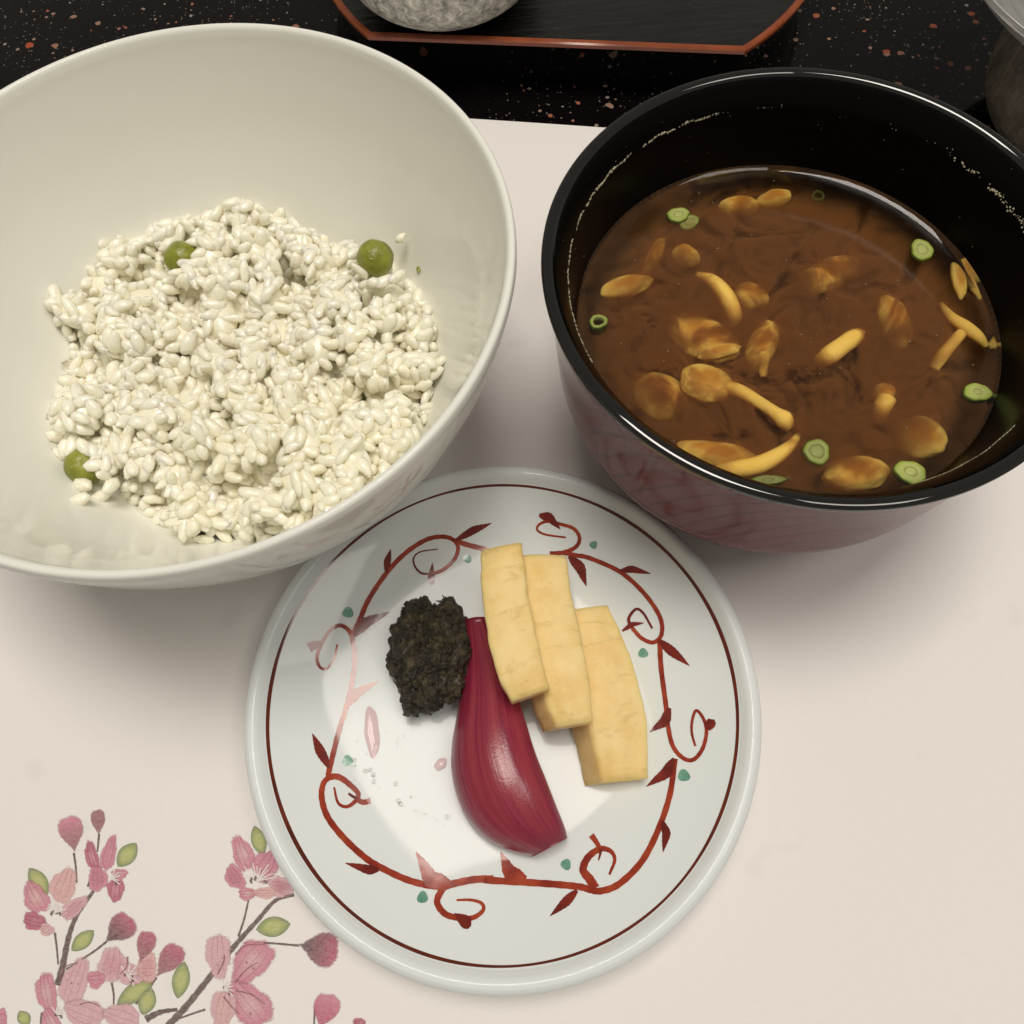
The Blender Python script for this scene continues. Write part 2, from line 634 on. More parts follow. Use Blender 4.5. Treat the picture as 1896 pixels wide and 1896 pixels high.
# ------------------------------------------------------------------ setting: table and placemat
t = mesh('table', [(-0.7, -0.4, -0.03), (0.7, -0.4, -0.03), (0.7, 0.75, -0.03), (-0.7, 0.75, -0.03),
                   (-0.7, -0.4, 0), (0.7, -0.4, 0), (0.7, 0.75, 0), (-0.7, 0.75, 0)],
         [(0, 3, 2, 1), (4, 5, 6, 7), (0, 1, 5, 4), (1, 2, 6, 5), (2, 3, 7, 6), (3, 0, 4, 7)], MT['table'], smooth=False)
t['kind'] = 'structure'

PZ = 0.0006
e0, e1 = at(880, 220, PZ), at(1105, 235, PZ)
ed = (e1 - e0).normalized()
en = Vector((-ed.y, ed.x, 0))


def paper_edge():
    top = []
    for i in range(41):
        s = -0.24 + 0.48 * i / 40
        # a slightly bowed upper edge
        p = e0 + ed * (s + 0.02) + en * (-0.10 * (s - 0.0) ** 2)
        top.append(p)
    return top


top = paper_edge()
V, F = [], []
for k, zz in ((0, PZ), (1, 0.0002)):
    for p in top:
        V.append((p.x, p.y, zz))
    for p in top:
        q = p - en * 0.40
        V.append((q.x, q.y, zz))
n = len(top)
for i in range(n - 1):
    F.append((i, n + i, n + i + 1, i + 1))
    F.append((2 * n + i, 2 * n + i + 1, 3 * n + i + 1, 3 * n + i))
    F.append((i, i + 1, 2 * n + i + 1, 2 * n + i))
    F.append((n + i, 3 * n + i, 3 * n + i + 1, n + i + 1))
F.append((0, 2 * n, 3 * n, n))
F.append((n - 1, 2 * n - 1, 4 * n - 1, 3 * n - 1))
placemat = empty('paper_placemat')
tag(placemat, 'white paper placemat printed with pink cherry blossom lying on the speckled table', 'placemat')
mesh('sheet', V, F, MT['paper'], placemat, smooth=False)

# ---- printed blossom: flat ink shapes a few hundredths of a millimetre above the sheet
zl = [PZ + 0.00003]


def nextz():
    zl[0] += 0.000001
    return zl[0]


def Q(x, y):
    return (x / 2.7086, 1450 + y / 2.7086)


def pp(x, y, z):
    return at(*Q(x, y), z)


def blob(name, outline, centre, cols, alphas, rings=(0.0, 0.4, 0.75, 1.0)):
    """outline in print units; concentric rings carry colour and coverage"""
    z = nextz()
    V, C, F = [], [], []
    nO = len(outline)
    for ri, f in enumerate(rings):
        for i, (x, y) in enumerate(outline):
            xx, yy = centre[0] + (x - centre[0]) * f, centre[1] + (y - centre[1]) * f
            V.append(pp(xx, yy, z))
            c = cols[ri](i / nO) if callable(cols[ri]) else cols[ri]
            C.append((*c, alphas[ri]))
    for ri in range(len(rings) - 1):
        for i in range(nO):
            j = (i + 1) % nO
            F.append((ri * nO + i, ri * nO + j, (ri + 1) * nO + j, (ri + 1) * nO + i))
    return mesh(name, V, F, MT['print'], placemat, smooth=False, col=C)


PINK, DPINK, PEACH, PALE = (0.60, 0.20, 0.29), (0.46, 0.08, 0.16), (0.70, 0.40, 0.39), (0.68, 0.39, 0.43)
MAUVE, DPURP, BARK = (0.30, 0.11, 0.13), (0.10, 0.045, 0.05), (0.085, 0.045, 0.04)
LGREEN, DGREEN = (0.44, 0.48, 0.14), (0.13, 0.20, 0.06)


def petal(cx, cy, rx, ry, ang, cin, cout, a_edge=0.12):
    o = []
    rx, ry = rx * 1.2, ry * 1.22
    ca, sa = math.cos(R(ang)), math.sin(R(ang))
    for i in range(28):
        t_ = 2 * math.pi * i / 28
        k = 1 + 0.10 * math.sin(3 * t_ + cx) + 0.05 * math.sin(7 * t_ + cy)
        x, y = rx * k * math.cos(t_), ry * k * math.sin(t_)
        o.append((cx + x * ca - y * sa, cy + x * sa + y * ca))
    mid = tuple((a + b) / 2 for a, b in zip(cin, cout))
    dk = tuple(a * 0.8 for a in cout)
    ob = blob('printed_petal', o, (cx, cy), [tuple(min(1, a * 1.15) for a in cin), mid, cout, dk], [0.50, 0.58, 0.68, a_edge])
    for q in (-0.4, 0.05, 0.45):
        x0, x1 = -0.8 * rx, rx * (0.75 - 0.3 * abs(q))
        pts = [(cx + x * ca - y * sa, cy + x * sa + y * ca) for x, y in ((x0, q * ry * 0.6), (0.0, q * ry * 1.05), (x1, q * ry * 0.8))]
        ink('printed_streak', pts, 6, 3, tuple(a * 0.85 for a in cout), 0.42)
    return ob


def teardrop(name, base, tip, hw, c_base, c_tip, edge=0.25):
    bx, by = base
    tx, ty = tip
    L = math.hypot(tx - bx, ty - by)
    ux, uy = (tx - bx) / L, (ty - by) / L
    o = []
    N = 14
    prof = [0, .10, .22, .37, .53, .69, .82, .92, .98, 1.0, 1.0, .97, .89, .70, 0.25]
    for k in range(N + 1):
        s = k / N
        o.append((bx + ux * L * s - uy * hw * prof[k], by + uy * L * s + ux * hw * prof[k]))
    for k in range(N - 1, 0, -1):
        s = k / N
        o.append((bx + ux * L * s + uy * hw * prof[k], by + uy * L * s - ux * hw * prof[k]))
    nO = len(o)

    def cf(f):
        i = f * nO
        s = i / N if i <= N else (2 * N - i) / N
        return tuple(a + (b - a) * min(1, max(0, s)) ** 1.4 for a, b in zip(c_base, c_tip))
    m_ = cf(0.25)
    return blob(name, o, (bx + ux * L * .55, by + uy * L * .55), [m_, lambda f: tuple((a + b) / 2 for a, b in zip(m_, cf(f))), cf, cf], [0.9, 0.88, 0.8, edge])


def leaf(a, b, hw, c1=LGREEN, c2=DGREEN):
    ax, ay = a
    bx, by = b
    L = math.hypot(bx - ax, by - ay)
    ux, uy = (bx - ax) / L, (by - ay) / L
    o = []
    N = 12
    for k in range(N + 1):
        s = k / N
        wd = hw * math.sin(math.pi * s) ** 0.75
        o.append((ax + ux * L * s - uy * wd, ay + uy * L * s + ux * wd))
    for k in range(N - 1, 0, -1):
        s = k / N
        wd = hw * math.sin(math.pi * s) ** 0.75
        o.append((ax + ux * L * s + uy * wd, ay + uy * L * s - ux * wd))
    blob('printed_leaf', o, ((ax + bx) / 2, (ay + by) / 2), [c1, c1, tuple((p + q) / 2 for p, q in zip(c1, c2)), c2], [0.8, 0.8, 0.75, 0.5])


def ink(name, pts, w0, w1, col, alpha=0.85):
    z = nextz()
    path = catmull(pts, 6)
    V, C, F = [], [], []
    N = len(path)
    for i, (x, y) in enumerate(path):
        a, b = path[max(0, i - 1)], path[min(N - 1, i + 1)]
        L = math.hypot(b[0] - a[0], b[1] - a[1]) or 1
        nx, ny = -(b[1] - a[1]) / L, (b[0] - a[0]) / L
        wd = (w0 + (w1 - w0) * i / (N - 1)) / 2 * (1 + 0.12 * math.sin(i * 2.3))
        for f, al in ((-1, 0.3), (-0.45, alpha), (0.45, alpha), (1, 0.3)):
            V.append(pp(x + nx * wd * f, y + ny * wd * f, z))
            C.append((*col, al))
    for i in range(N - 1):
        for k in range(3):
            F.append((i * 4 + k, i * 4 + k + 1, i * 4 + k + 5, i * 4 + k + 4))
    return mesh(name, V, F, MT['print'], placemat, smooth=False, col=C)


for a in (((290, 1015), (318, 900), (345, 770), (385, 665), (470, 540)), ((840, 1220), (925, 1130), (1015, 1020), (1100, 910), (1195, 795), (1290, 690), (1380, 590), (1475, 560)),
          ((730, 1185), (800, 1150), (890, 1135))):
    ink('printed_branch', a, 40, 18, BARK)
for a in (((275, 750), (285, 830), (292, 910)), ((370, 350), (380, 420), (385, 500)), ((497, 255), (493, 300), (488, 345)), ((535, 795), (470, 845), (400, 890), (330, 935)),
          ((1500, 815), (1360, 803), (1225, 800)), ((1195, 770), (1225, 680), (1250, 570)), ((1030, 1135), (970, 1155), (900, 1180)),
          ((700, 900), (690, 960), (650, 1040)), ((785, 975), (740, 1040), (680, 1110)), ((560, 1000), (570, 1060), (570, 1110)), ((440, 520), (450, 490), (458, 465)),
          ((1585, 1095), (1578, 1150), (1575, 1210)), ((210, 1150), (205, 1190), (205, 1215))):
    ink('printed_stem', a, 13, 10, BARK)
for a, b, h in (((145, 425), (240, 560), 45), ((685, 300), (590, 420), 46), ((1275, 213), (1320, 365), 38), ((472, 738), (358, 842), 40), ((1458, 706), (1283, 735), 52),
                ((925, 893), (890, 1082), 45), ((772, 985), (585, 1112), 48), ((715, 1165), (760, 1025), 45), ((95, 1143), (145, 1215), 35)):
    leaf(a, b, h)
# blossoms: petals from the back to the front
for p in ((180, 575, 80, 55, 60, PEACH, PINK), (318, 515, 85, 60, 110, PEACH, PEACH), (372, 625, 75, 36, -40, PINK, PALE), (172, 692, 55, 42, 15, DPINK, DPINK), (235, 735, 35, 28, 20, PEACH, PALE),
          (462, 370, 75, 30, 75, PINK, DPINK), (545, 355, 85, 34, 105, PINK, PINK), (490, 480, 60, 45, 90, DPINK, PINK), (580, 535, 55, 40, 95, PINK, DPINK), (600, 455, 38, 25, 0, PALE, PINK),
          (1218, 355, 85, 48, 70, PALE, PINK), (1178, 472, 62, 42, 60, DPINK, PINK), (1335, 415, 80, 60, 120, PINK, PINK), (1410, 520, 62, 48, 15, DPINK, PALE), (1240, 555, 42, 30, 0, PEACH, PINK), (1330, 550, 50, 28, 0, PEACH, PEACH),
          (1095, 865, 105, 58, 88, PALE, PALE), (1262, 895, 120, 78, -50, PALE, PINK), (1255, 1110, 125, 82, 50, PALE, PINK), (1120, 1130, 90, 60, 100, PEACH, PALE),
          (235, 1055, 100, 48, 80, PALE, PINK), (375, 1000, 118, 60, 110, PALE, PALE), (425, 1160, 95, 72, 20, PALE, PALE), (615, 1175, 90, 62, 20, PALE, PALE), (255, 1195, 60, 40, 60, PALE, PINK),
          (565, 915, 82, 72, 100, PINK, PALE), (660, 960, 50, 70, 100, PALE, PALE), (740, 925, 45, 72, 0, PINK, PEACH), (480, 985, 40, 42, 0, PINK, PINK), (5, 1185, 30, 50, 0, PINK, PINK)):
    petal(*p)
teardrop('printed_bud', (375, 350), (342, 160), 66, MAUVE, PINK)
teardrop('printed_bud', (495, 265), (488, 128), 38, MAUVE, MAUVE)
teardrop('printed_bud', (525, 800), (665, 672), 72, DPURP, DPINK)
teardrop('printed_bud', (700, 905), (752, 738), 50, MAUVE, DPINK)
teardrop('printed_bud', (780, 978), (905, 810), 62, MAUVE, DPINK)
teardrop('printed_bud', (1492, 808), (1702, 852), 92, DPURP, DPINK)
teardrop('printed_bud', (1600, 1240), (1660, 1052), 70, DPINK, PINK)
teardrop('printed_bud', (1790, 1250), (1808, 1176), 34, MAUVE, DPINK)
WHT = (0.80, 0.74, 0.71)
rs = random.Random(4)
for cx, cy, n_, r0, dirs in ((272, 650, 9, 62, (-150, -20)), (1290, 490, 11, 95, (-165, -15)), (560, 478, 5, 55, (-70, 40)), (1125, 1030, 6, 60, (-100, 40)), (285, 1160, 6, 50, (-120, 0)), (640, 965, 6, 60, (-120, 60))):
    for i in range(n_):
        a = R(dirs[0] + (dirs[1] - dirs[0]) * i / (n_ - 1) + rs.uniform(-5, 5))
        rr = r0 * rs.uniform(0.7, 1.1)
        ink('printed_stamen', ((cx, cy), (cx + rr * .5 * math.cos(a), cy + rr * .5 * math.sin(a)), (cx + rr * math.cos(a), cy + rr * math.sin(a))), 9, 6, WHT, 0.9)
        ex, ey = cx + rr * .45 * math.cos(a), cy + 8 + rr * .35 * math.sin(a)
        ink('printed_anther', ((ex, ey), (ex + 2, ey + 6), (ex + 3, ey + 14)), 12, 9, DPURP, 0.95)
for a in (((1090, 960), (1120, 900), (1125, 860)), ((1180, 1000), (1230, 940), (1290, 900)), ((1120, 1070), (1160, 1120), (1200, 1160)), ((1180, 860), (1230, 815), (1330, 810)),
          ((1180, 1040), (1260, 1060), (1330, 1110)), ((300, 980), (330, 920), (390, 900)), ((1240, 905), (1236, 900), (1233, 892)), ((1275, 935), (1270, 930), (1266, 925)), ((1250, 1150), (1255, 1155), (1258, 1163)),
          ((360, 1000), (357, 1003), (355, 1008)), ((395, 1010), (392, 1008), (390, 1004)), ((640, 870), (635, 920), (600, 960)), ((400, 1110), (450, 1100), (500, 1120))):
    ink('printed_vein', a, 8, 5, (0.24, 0.05, 0.08), 0.7)

# ------------------------------------------------------------------ small decorated plate
PC = Vector((-0.0063, 0.0308, PZ))
P_IN = catmull([(0.0, 0.0052), (0.012, 0.0053), (0.024, 0.0060), (0.034, 0.0073), (0.044, 0.0096), (0.051, 0.0119), (0.056, 0.0141), (0.0570, 0.0149), (0.0580, 0.0159), (0.0590, 0.0164), (0.0600, 0.0163)], 6)
P_OUT = catmull([(0.0600, 0.0163), (0.0609, 0.0156), (0.0615, 0.0144), (0.0614, 0.0130), (0.0600, 0.0114), (0.057, 0.0100), (0.050, 0.0076), (0.042, 0.0042), (0.0375, 0.0028)], 5)
plate = empty('pickle_plate', PC)
tag(plate, 'small white porcelain plate painted with a red scrolling vine and green dots', 'plate')
V, F = lathe(P_IN + P_OUT[1:] + [(0.0, 0.0028)], 192)
mesh('dish', V, F, MT['plate'], plate)
V, F = lathe([(0.0372, 0.0029), (0.0366, 0.0004), (0.036, 0.0), (0.0345, 0.0), (0.034, 0.0006), (0.0336, 0.0029)], 128)
mesh('foot_ring', V, F, MT['plate'], plate)


def zplate(x, y):
    return PC.z + interp(P_IN, math.hypot(x - PC.x, y - PC.y))


paint_layer = [0.00005]


def on_plate(px, py):
    return at_surf(px, py, zplate)


def ZA(x, y):
    return (450 + x / 3.792, 850 + y / 3.792)


def ZB(x, y):
    return (900 + x / 3.646, 850 + y / 3.646)


def ZC(x, y):
    return (450 + x / 3.646, 1340 + y / 3.646)


def ZD(x, y):
    return (900 + x / 3.646, 1340 + y / 3.646)


def stroke(name, px_pts, widths, mat):
    """a brush stroke laid on the curved glaze; widths in millimetres"""
    paint_layer[0] += 0.000003
    off = paint_layer[0]
    base = [on_plate(*p) - PC for p in px_pts]
    path = catmull([(p.x, p.y, wd) for p, wd in zip(base, widths)], 8)
    V, F = [], []
    N = len(path)
    for i, (x, y, wd) in enumerate(path):
        a, b = path[max(0, i - 1)], path[min(N - 1, i + 1)]
        L = math.hypot(b[0] - a[0], b[1] - a[1]) or 1
        nx, ny = -(b[1] - a[1]) / L, (b[0] - a[0]) / L
        wd = max(wd, 0.06) * 0.0005 * (1 + 0.05 * math.sin(i * 1.7))
        for f in (-1, -0.33, 0.33, 1):
            qx, qy = x + nx * wd * f, y + ny * wd * f
            V.append((qx, qy, interp(P_IN, math.hypot(qx, qy)) + off))
    for i in range(N - 1):
        for k in range(3):
            F.append((i * 4 + k, i * 4 + k + 1, i * 4 + k + 5, i * 4 + k + 4))
    return mesh(name, V, F, MT[mat], plate)


def brush(fn, pts, w0, w1, mat='red', name='painted_vine'):
    n_ = len(pts)
    mid = [w0 + (w1 - w0) * i / (n_ - 1) for i in range(n_)]
    return stroke(name, [fn(*p) if callable(fn) else p for p in pts], [v * 0.037 for v in mid], mat)


def pleaf(pts, wmax, mat='darkred'):
    a, b, c = pts
    ps = [a, tuple((p + q) / 2 for p, q in zip(a, b)), b, tuple((p + q) / 2 for p, q in zip(b, c)), c]
    return stroke('painted_leaf', ps, [wmax * 0.037 * k for k in (0.35, 0.85, 1.0, 0.62, 0.06)], mat)


A_ = lambda L: [ZA(*p) for p in L]
B_ = lambda L: [ZB(*p) for p in L]
C_ = lambda L: [ZC(*p) for p in L]
D_ = lambda L: [ZD(*p) for p in L]
IDN = lambda *p: p
brush(IDN, A_([(770, 1235), (820, 1130), (880, 990), (1000, 810), (1130, 670), (1280, 570), (1400, 545), (1480, 570), (1510, 630), (1480, 710), (1400, 780), (1320, 808)]), 36, 26)
brush(IDN, A_([(1320, 808), (1250, 800), (1205, 750), (1200, 690), (1250, 650), (1370, 632)]), 18, 8, 'darkred')
brush(IDN, A_([(1760, 650), (1690, 632), (1560, 598), (1485, 572)]), 38, 36)
pleaf(A_([(1495, 570), (1620, 500), (1745, 450)]), 55)
pleaf(A_([(1005, 800), (1015, 715), (1038, 632)]), 48)
pleaf(A_([(1330, 888), (1322, 830), (1330, 728)]), 48)
pleaf(A_([(770, 1245), (870, 1145), (1035, 1072)]), 72)
brush(IDN, A_([(768, 1250), (740, 1200), (680, 1168), (610, 1205), (550, 1300), (520, 1390), (540, 1460), (590, 1470), (640, 1400), (662, 1302)]), 32, 12)
brush(IDN, A_([(462, 1325), (500, 1308), (552, 1296)]), 66, 42, 'darkred', 'painted_leaf')
brush(IDN, A_([(765, 1240), (785, 1400), (760, 1600), (720, 1760)]) + C_([(645, 60), (600, 240), (575, 345)]), 34, 34)
pleaf(A_([(745, 1725), (805, 1640), (955, 1558)]), 62, 'red')
pleaf(C_([(585, 300), (520, 180), (468, 66)]), 58)
brush(IDN, C_([(560, 365), (640, 358), (720, 410), (780, 480), (740, 540), (690, 560), (640, 530), (615, 428)]), 42, 12)
brush(IDN, C_([(765, 508), (810, 530), (860, 520)]), 30, 36, 'red', 'painted_leaf')
brush(IDN, C_([(712, 470), (740, 490), (775, 505)]), 14, 20, 'darkred', 'painted_leaf')
brush(IDN, C_([(600, 350), (545, 400), (532, 500), (572, 630), (680, 770), (820, 900), (930, 970), (1100, 1050), (1250, 1090), (1365, 1100)]), 34, 38)
pleaf(C_([(920, 985), (850, 985), (690, 940)]), 52)
pleaf(C_([(1395, 1075), (1270, 1045), (1168, 866)]), 92, 'red')
brush(IDN, C_([(1345, 1115), (1310, 1200), (1360, 1280), (1450, 1310), (1550, 1310), (1620, 1260), (1610, 1212), (1540, 1190), (1442, 1190)]), 42, 12)
pleaf(C_([(1530, 1375), (1500, 1335), (1425, 1280)]), 70)
brush(IDN, C_([(1350, 1105), (1420, 1080), (1560, 1052), (1690, 1048)]) + D_([(0, 1055), (260, 1070), (480, 1085), (640, 1102), (700, 1120), (780, 1128), (900, 1080), (1050, 930), (1160, 720), (1240, 480), (1275, 235)]), 42, 34)
pleaf(D_([(270, 1048), (160, 1000), (97, 866)]), 84, 'red')
pleaf(D_([(615, 1125), (540, 1200), (432, 1298)]), 52)
brush(IDN, D_([(735, 1112), (700, 1050), (655, 985), (690, 900), (770, 845), (840, 860), (868, 920), (832, 1018)]), 60, 14)
brush(IDN, D_([(710, 752), (738, 790), (768, 838)]), 38, 26, 'red', 'painted_leaf')
brush(IDN, D_([(772, 845), (770, 880), (758, 922)]), 22, 8, 'darkred', 'painted_leaf')
pleaf(D_([(1190, 655), (1216, 740), (1194, 866)]), 50)
pleaf(D_([(1270, 235), (1210, 335), (1082, 424)]), 64)
brush(IDN, B_([(1172, 1225), (1180, 1400), (1212, 1650)]) + D_([(1225, 0), (1260, 150), (1330, 232), (1400, 242), (1460, 170), (1487, 60)]) + B_([(1470, 1760), (1420, 1697), (1392, 1760)]) + D_([(1388, 60), (1412, 152)]), 34, 14)
pleaf(B_([(1498, 1830), (1512, 1780), (1500, 1752)]), 66)
pleaf(B_([(1238, 1680), (1205, 1770), (1105, 1843)]), 64)
brush(IDN, B_([(520, 632), (600, 650), (700, 670), (900, 760), (1060, 900), (1170, 1060), (1185, 1180), (1130, 1238), (1050, 1210), (985, 1140)]), 32, 26)
brush(IDN, B_([(985, 1140), (962, 1080), (1010, 1015), (1060, 1040), (1122, 1145)]), 24, 14, 'darkred')
pleaf(B_([(905, 755), (985, 745), (1112, 775)]), 48)
pleaf(B_([(560, 655), (635, 735), (677, 858)]), 72)
pleaf(B_([(1165, 1222), (1255, 1300), (1372, 1395)]), 62)
pleaf(B_([(918, 1162), (985, 1118), (1068, 1106)]), 34)
brush(IDN, B_([(430, 640), (530, 630), (610, 590), (630, 530), (590, 470), (500, 440), (420, 422), (362, 440), (345, 478), (400, 510), (538, 530)]), 32, 12)
pleaf(B_([(358, 380), (425, 395), (502, 474)]), 62)


def dot(px, py, r_mm, mat='green'):
    c = on_plate(px, py) - PC
    V, F = [], []
    off = 0.00007
    V.append((c.x, c.y, interp(P_IN, math.hypot(c.x, c.y)) + off + 0.00001))
    for i in range(20):
        a = 2 * math.pi * i / 20
        k = r_mm * 0.001 * (1 + 0.1 * math.sin(3 * a + px))
        x, y = c.x + k * math.cos(a), c.y + k * math.sin(a)
        V.append((x, y, interp(P_IN, math.hypot(x, y)) + off))
    for i in range(20):
        F.append((0, 1 + i, 1 + (i + 1) % 20))
    mesh('painted_dot', V, F, MT[mat], plate)


for p, r_ in ((ZA(738, 1078), 1.35), (ZA(1575, 700), 1.15), (ZB(725, 580), 1.0), (ZB(1060, 1310), 1.2), (ZC(705, 250), 1.25), (ZC(1212, 1172), 1.2), (ZD(540, 950), 1.15), (ZD(1335, 350), 1.35)):
    dot(*p, r_)
# thin brown-red line round the rim
V, F = [], []
N = 240
for i in range(N):
    a = 2 * math.pi * i / N
    wd = 0.00033 * (1 + 0.22 * math.sin(2 * a + 1) + 0.1 * math.sin(9 * a))
    rr = 0.05605 + 0.00006 * math.sin(5 * a)
    for r_ in (rr - wd, rr, rr + wd):
        V.append((r_ * math.cos(a), r_ * math.sin(a), interp(P_IN, r_) + 0.00006))
for i in range(N):
    j = (i + 1) % N
    for k in range(2):
        F.append((i * 3 + k, i * 3 + k + 1, j * 3 + k + 1, j * 3 + k))
mesh('painted_rim_line', V, F, MT['line'], plate)

# ------------------------------------------------------------------ pickles on the plate
# dark miso paste lump
c0 = at(803, 1222, PZ + 0.014)
root = at(803, 1222, PZ + 0.0065)
V0, F0 = ICO[6]
lump = []
for d in V0:
    n1 = noise.fractal(d * 1.6 + Vector((3.1, 0.2, 5)), 0.9, 2.0, 5)
    n2 = noise.fractal(d * 4.2 + Vector((1, 7, 2)), 1.0, 2.1, 4)
    rid = 1 - abs(noise.noise(d * 3.3 + Vector((9, 1, 4))))
    vv = noise.voronoi(d * 2.6 + Vector((2, 3, 1)))[0]
    v2 = noise.voronoi(d * 4.6 + 0.35 * Vector((n1, n2, n1)) + Vector((5, 3, 8)))[0]
    k = 1.02 + 0.26 * n1 + 0.045 * n2 + 0.10 * min(0.5, vv[1] - vv[0]) - 0.075 * math.exp(-((v2[1] - v2[0]) / 0.13) ** 2) - 0.05 * math.exp(-((vv[1] - vv[0]) / 0.10) ** 2)
    lobe = max(0, d.normalized().dot(Vector((0.62, 0.78, 0.05)).normalized()))
    k += 0.26 * lobe ** 7
    p = Vector((d.x * 0.0094 * k, d.y * 0.0130 * k, d.z * 0.0092 * k))
    lump.append(p)
zmin = min(p.z for p in lump)
base_z = zplate(c0.x, c0.y)
lv = [(p.x, p.y, max(p.z * 1.0, -0.0068) + 0.0068) for p in lump]
mp = empty('miso_paste_lump', (c0.x - 0.0015, c0.y + 0.0014, base_z + 0.0002))
mesh('paste_body', lv, F0, MT['paste'], mp)
rs = random.Random(31)
FV, FF = [], []
HV2, HF2 = ICO[1]
for _ in range(260):
    q = Vector(lv[rs.randrange(len(lv))])
    if q.z < 0.001:
        continue
    nrm_ = Vector((q.x / 0.0094, q.y / 0.0138, (q.z - 0.0068) / 0.0092)).normalized()
    rot = nrm_.to_track_quat('Z', 'Y').to_matrix() @ Euler((rs.gauss(0, 0.22), rs.gauss(0, 0.22), rs.uniform(0, 6.28))).to_matrix()
    a_, b_, c_ = rs.uniform(0.0004, 0.0019), rs.uniform(0.00025, 0.0006), rs.uniform(0.00012, 0.0003)
    b0 = len(FV)
    FV += [rot @ Vector((v.x * a_ * (1 + 0.4 * rs.uniform(-1, 1)), v.y * b_ * (1 + 0.4 * rs.uniform(-1, 1)), v.z * c_ + 0.0002 * v.x * v.x)) + q * 0.985 for v in HV2]
    FF += [tuple(k + b0 for k in f) for f in HF2]
fo = mesh('chopped_shreds', FV, FF, MT['paste'], mp)
fo['kind'] = 'stuff'
o = mp
tag(o, 'rough dark brown lump of miso paste on the painted plate', 'miso paste')

# red pickled onion wedge
Lp = [(856, 1150), (853, 1230), (847, 1310), (836, 1380), (837, 1440), (856, 1502), (895, 1550), (945, 1577), (985, 1587)]
Rp = [(905, 1140), (936, 1205), (958, 1270), (977, 1332), (996, 1392), (1016, 1442), (1035, 1492), (1049, 1530), (1053, 1550)]
HG = [(0, 0.0065), (1, 0.0090), (2, 0.0115), (3, 0.0138), (4, 0.0150), (5, 0.0148), (6, 0.0132), (7, 0.0108), (8, 0.0092)]
zb = PZ + 0.0068
Lw = catmull([tuple(at(*p, zb + 0.003))[:2] for p in Lp], 6)
Rw = catmull([tuple(at(*p, zb + 0.006))[:2] for p in Rp], 6)
Hw = catmull([(h,) for _, h in HG], 6)
MS = 40
V, F, UV = [], [], []
NT = len(Lw)
oc = Vector((sum(p[0] for p in Lw) / NT, sum(p[1] for p in Lw) / NT, zb))
for i in range(NT):
    t_ = i / (NT - 1)
    for k in range(MS + 1):
        s = k / MS
        if s < 0.92:
            q = s / 0.92
            hgt = math.sin(math.pi * min(1, q * 0.80)) ** 0.62
            if q > 0.62:
                hgt = max(hgt, 0.0)
            xs = 0.5 - 0.5 * math.cos(math.pi * q * 0.88)
            xs = xs / (0.5 - 0.5 * math.cos(math.pi * 0.88)) * 0.965
        else:
            hgt0 = math.sin(math.pi * 0.80) ** 0.62
            q = (s - 0.92) / 0.08
            hgt = hgt0 * (1 - q)
            xs = 0.965 + 0.012 * q
        # layer ridges running from the neck to the root
        groove = 0
        for s0, amp in ((0.16, 1.0), (0.30, 0.9), (0.47, 0.5), (0.62, 0.6), (0.78, 0.5)):
            g = (s - s0 - 0.03 * math.sin(3 * t_ + s0 * 9)) / 0.014
            groove -= amp * math.exp(-g * g) * 0.00016 * min(1, t_ * 2.2)
            g2 = (s - s0 - 0.03 * math.sin(3 * t_ + s0 * 9)) / 0.05
            if g2 > 0:
                groove += amp * math.exp(-g2) * 0.00022 * min(1, t_ * 2.2)
        x = Lw[i][0] + (Rw[i][0] - Lw[i][0]) * xs
        y = Lw[i][1] + (Rw[i][1] - Lw[i][1]) * xs
        z = Hw[i][0] * hgt + groove + 0.0002 * noise.noise(Vector((s * 4, t_ * 5, 1)))
        V.append((x - oc.x, y - oc.y, max(z, 0)))
        UV.append((s, t_))
W1 = MS + 1
for i in range(NT - 1):
    for k in range(MS):
        F.append((i * W1 + k, i * W1 + k + 1, (i + 1) * W1 + k + 1, (i + 1) * W1 + k))
# underside and end cuts
for i in range(NT - 1):
    F.append((i * W1, (i + 1) * W1, (i + 1) * W1 + MS, i * W1 + MS))
F.append(tuple(range(0, W1)))
F.append(tuple((NT - 1) * W1 + k for k in range(MS, -1, -1)))
o = mesh('onion_wedge', V, F, MT['onion'], uv=UV)
o.location = (oc.x, oc.y, zb - 0.0006)
tag(o, 'glossy crimson pickled onion wedge tapering to a narrow neck on the plate', 'pickled onion')


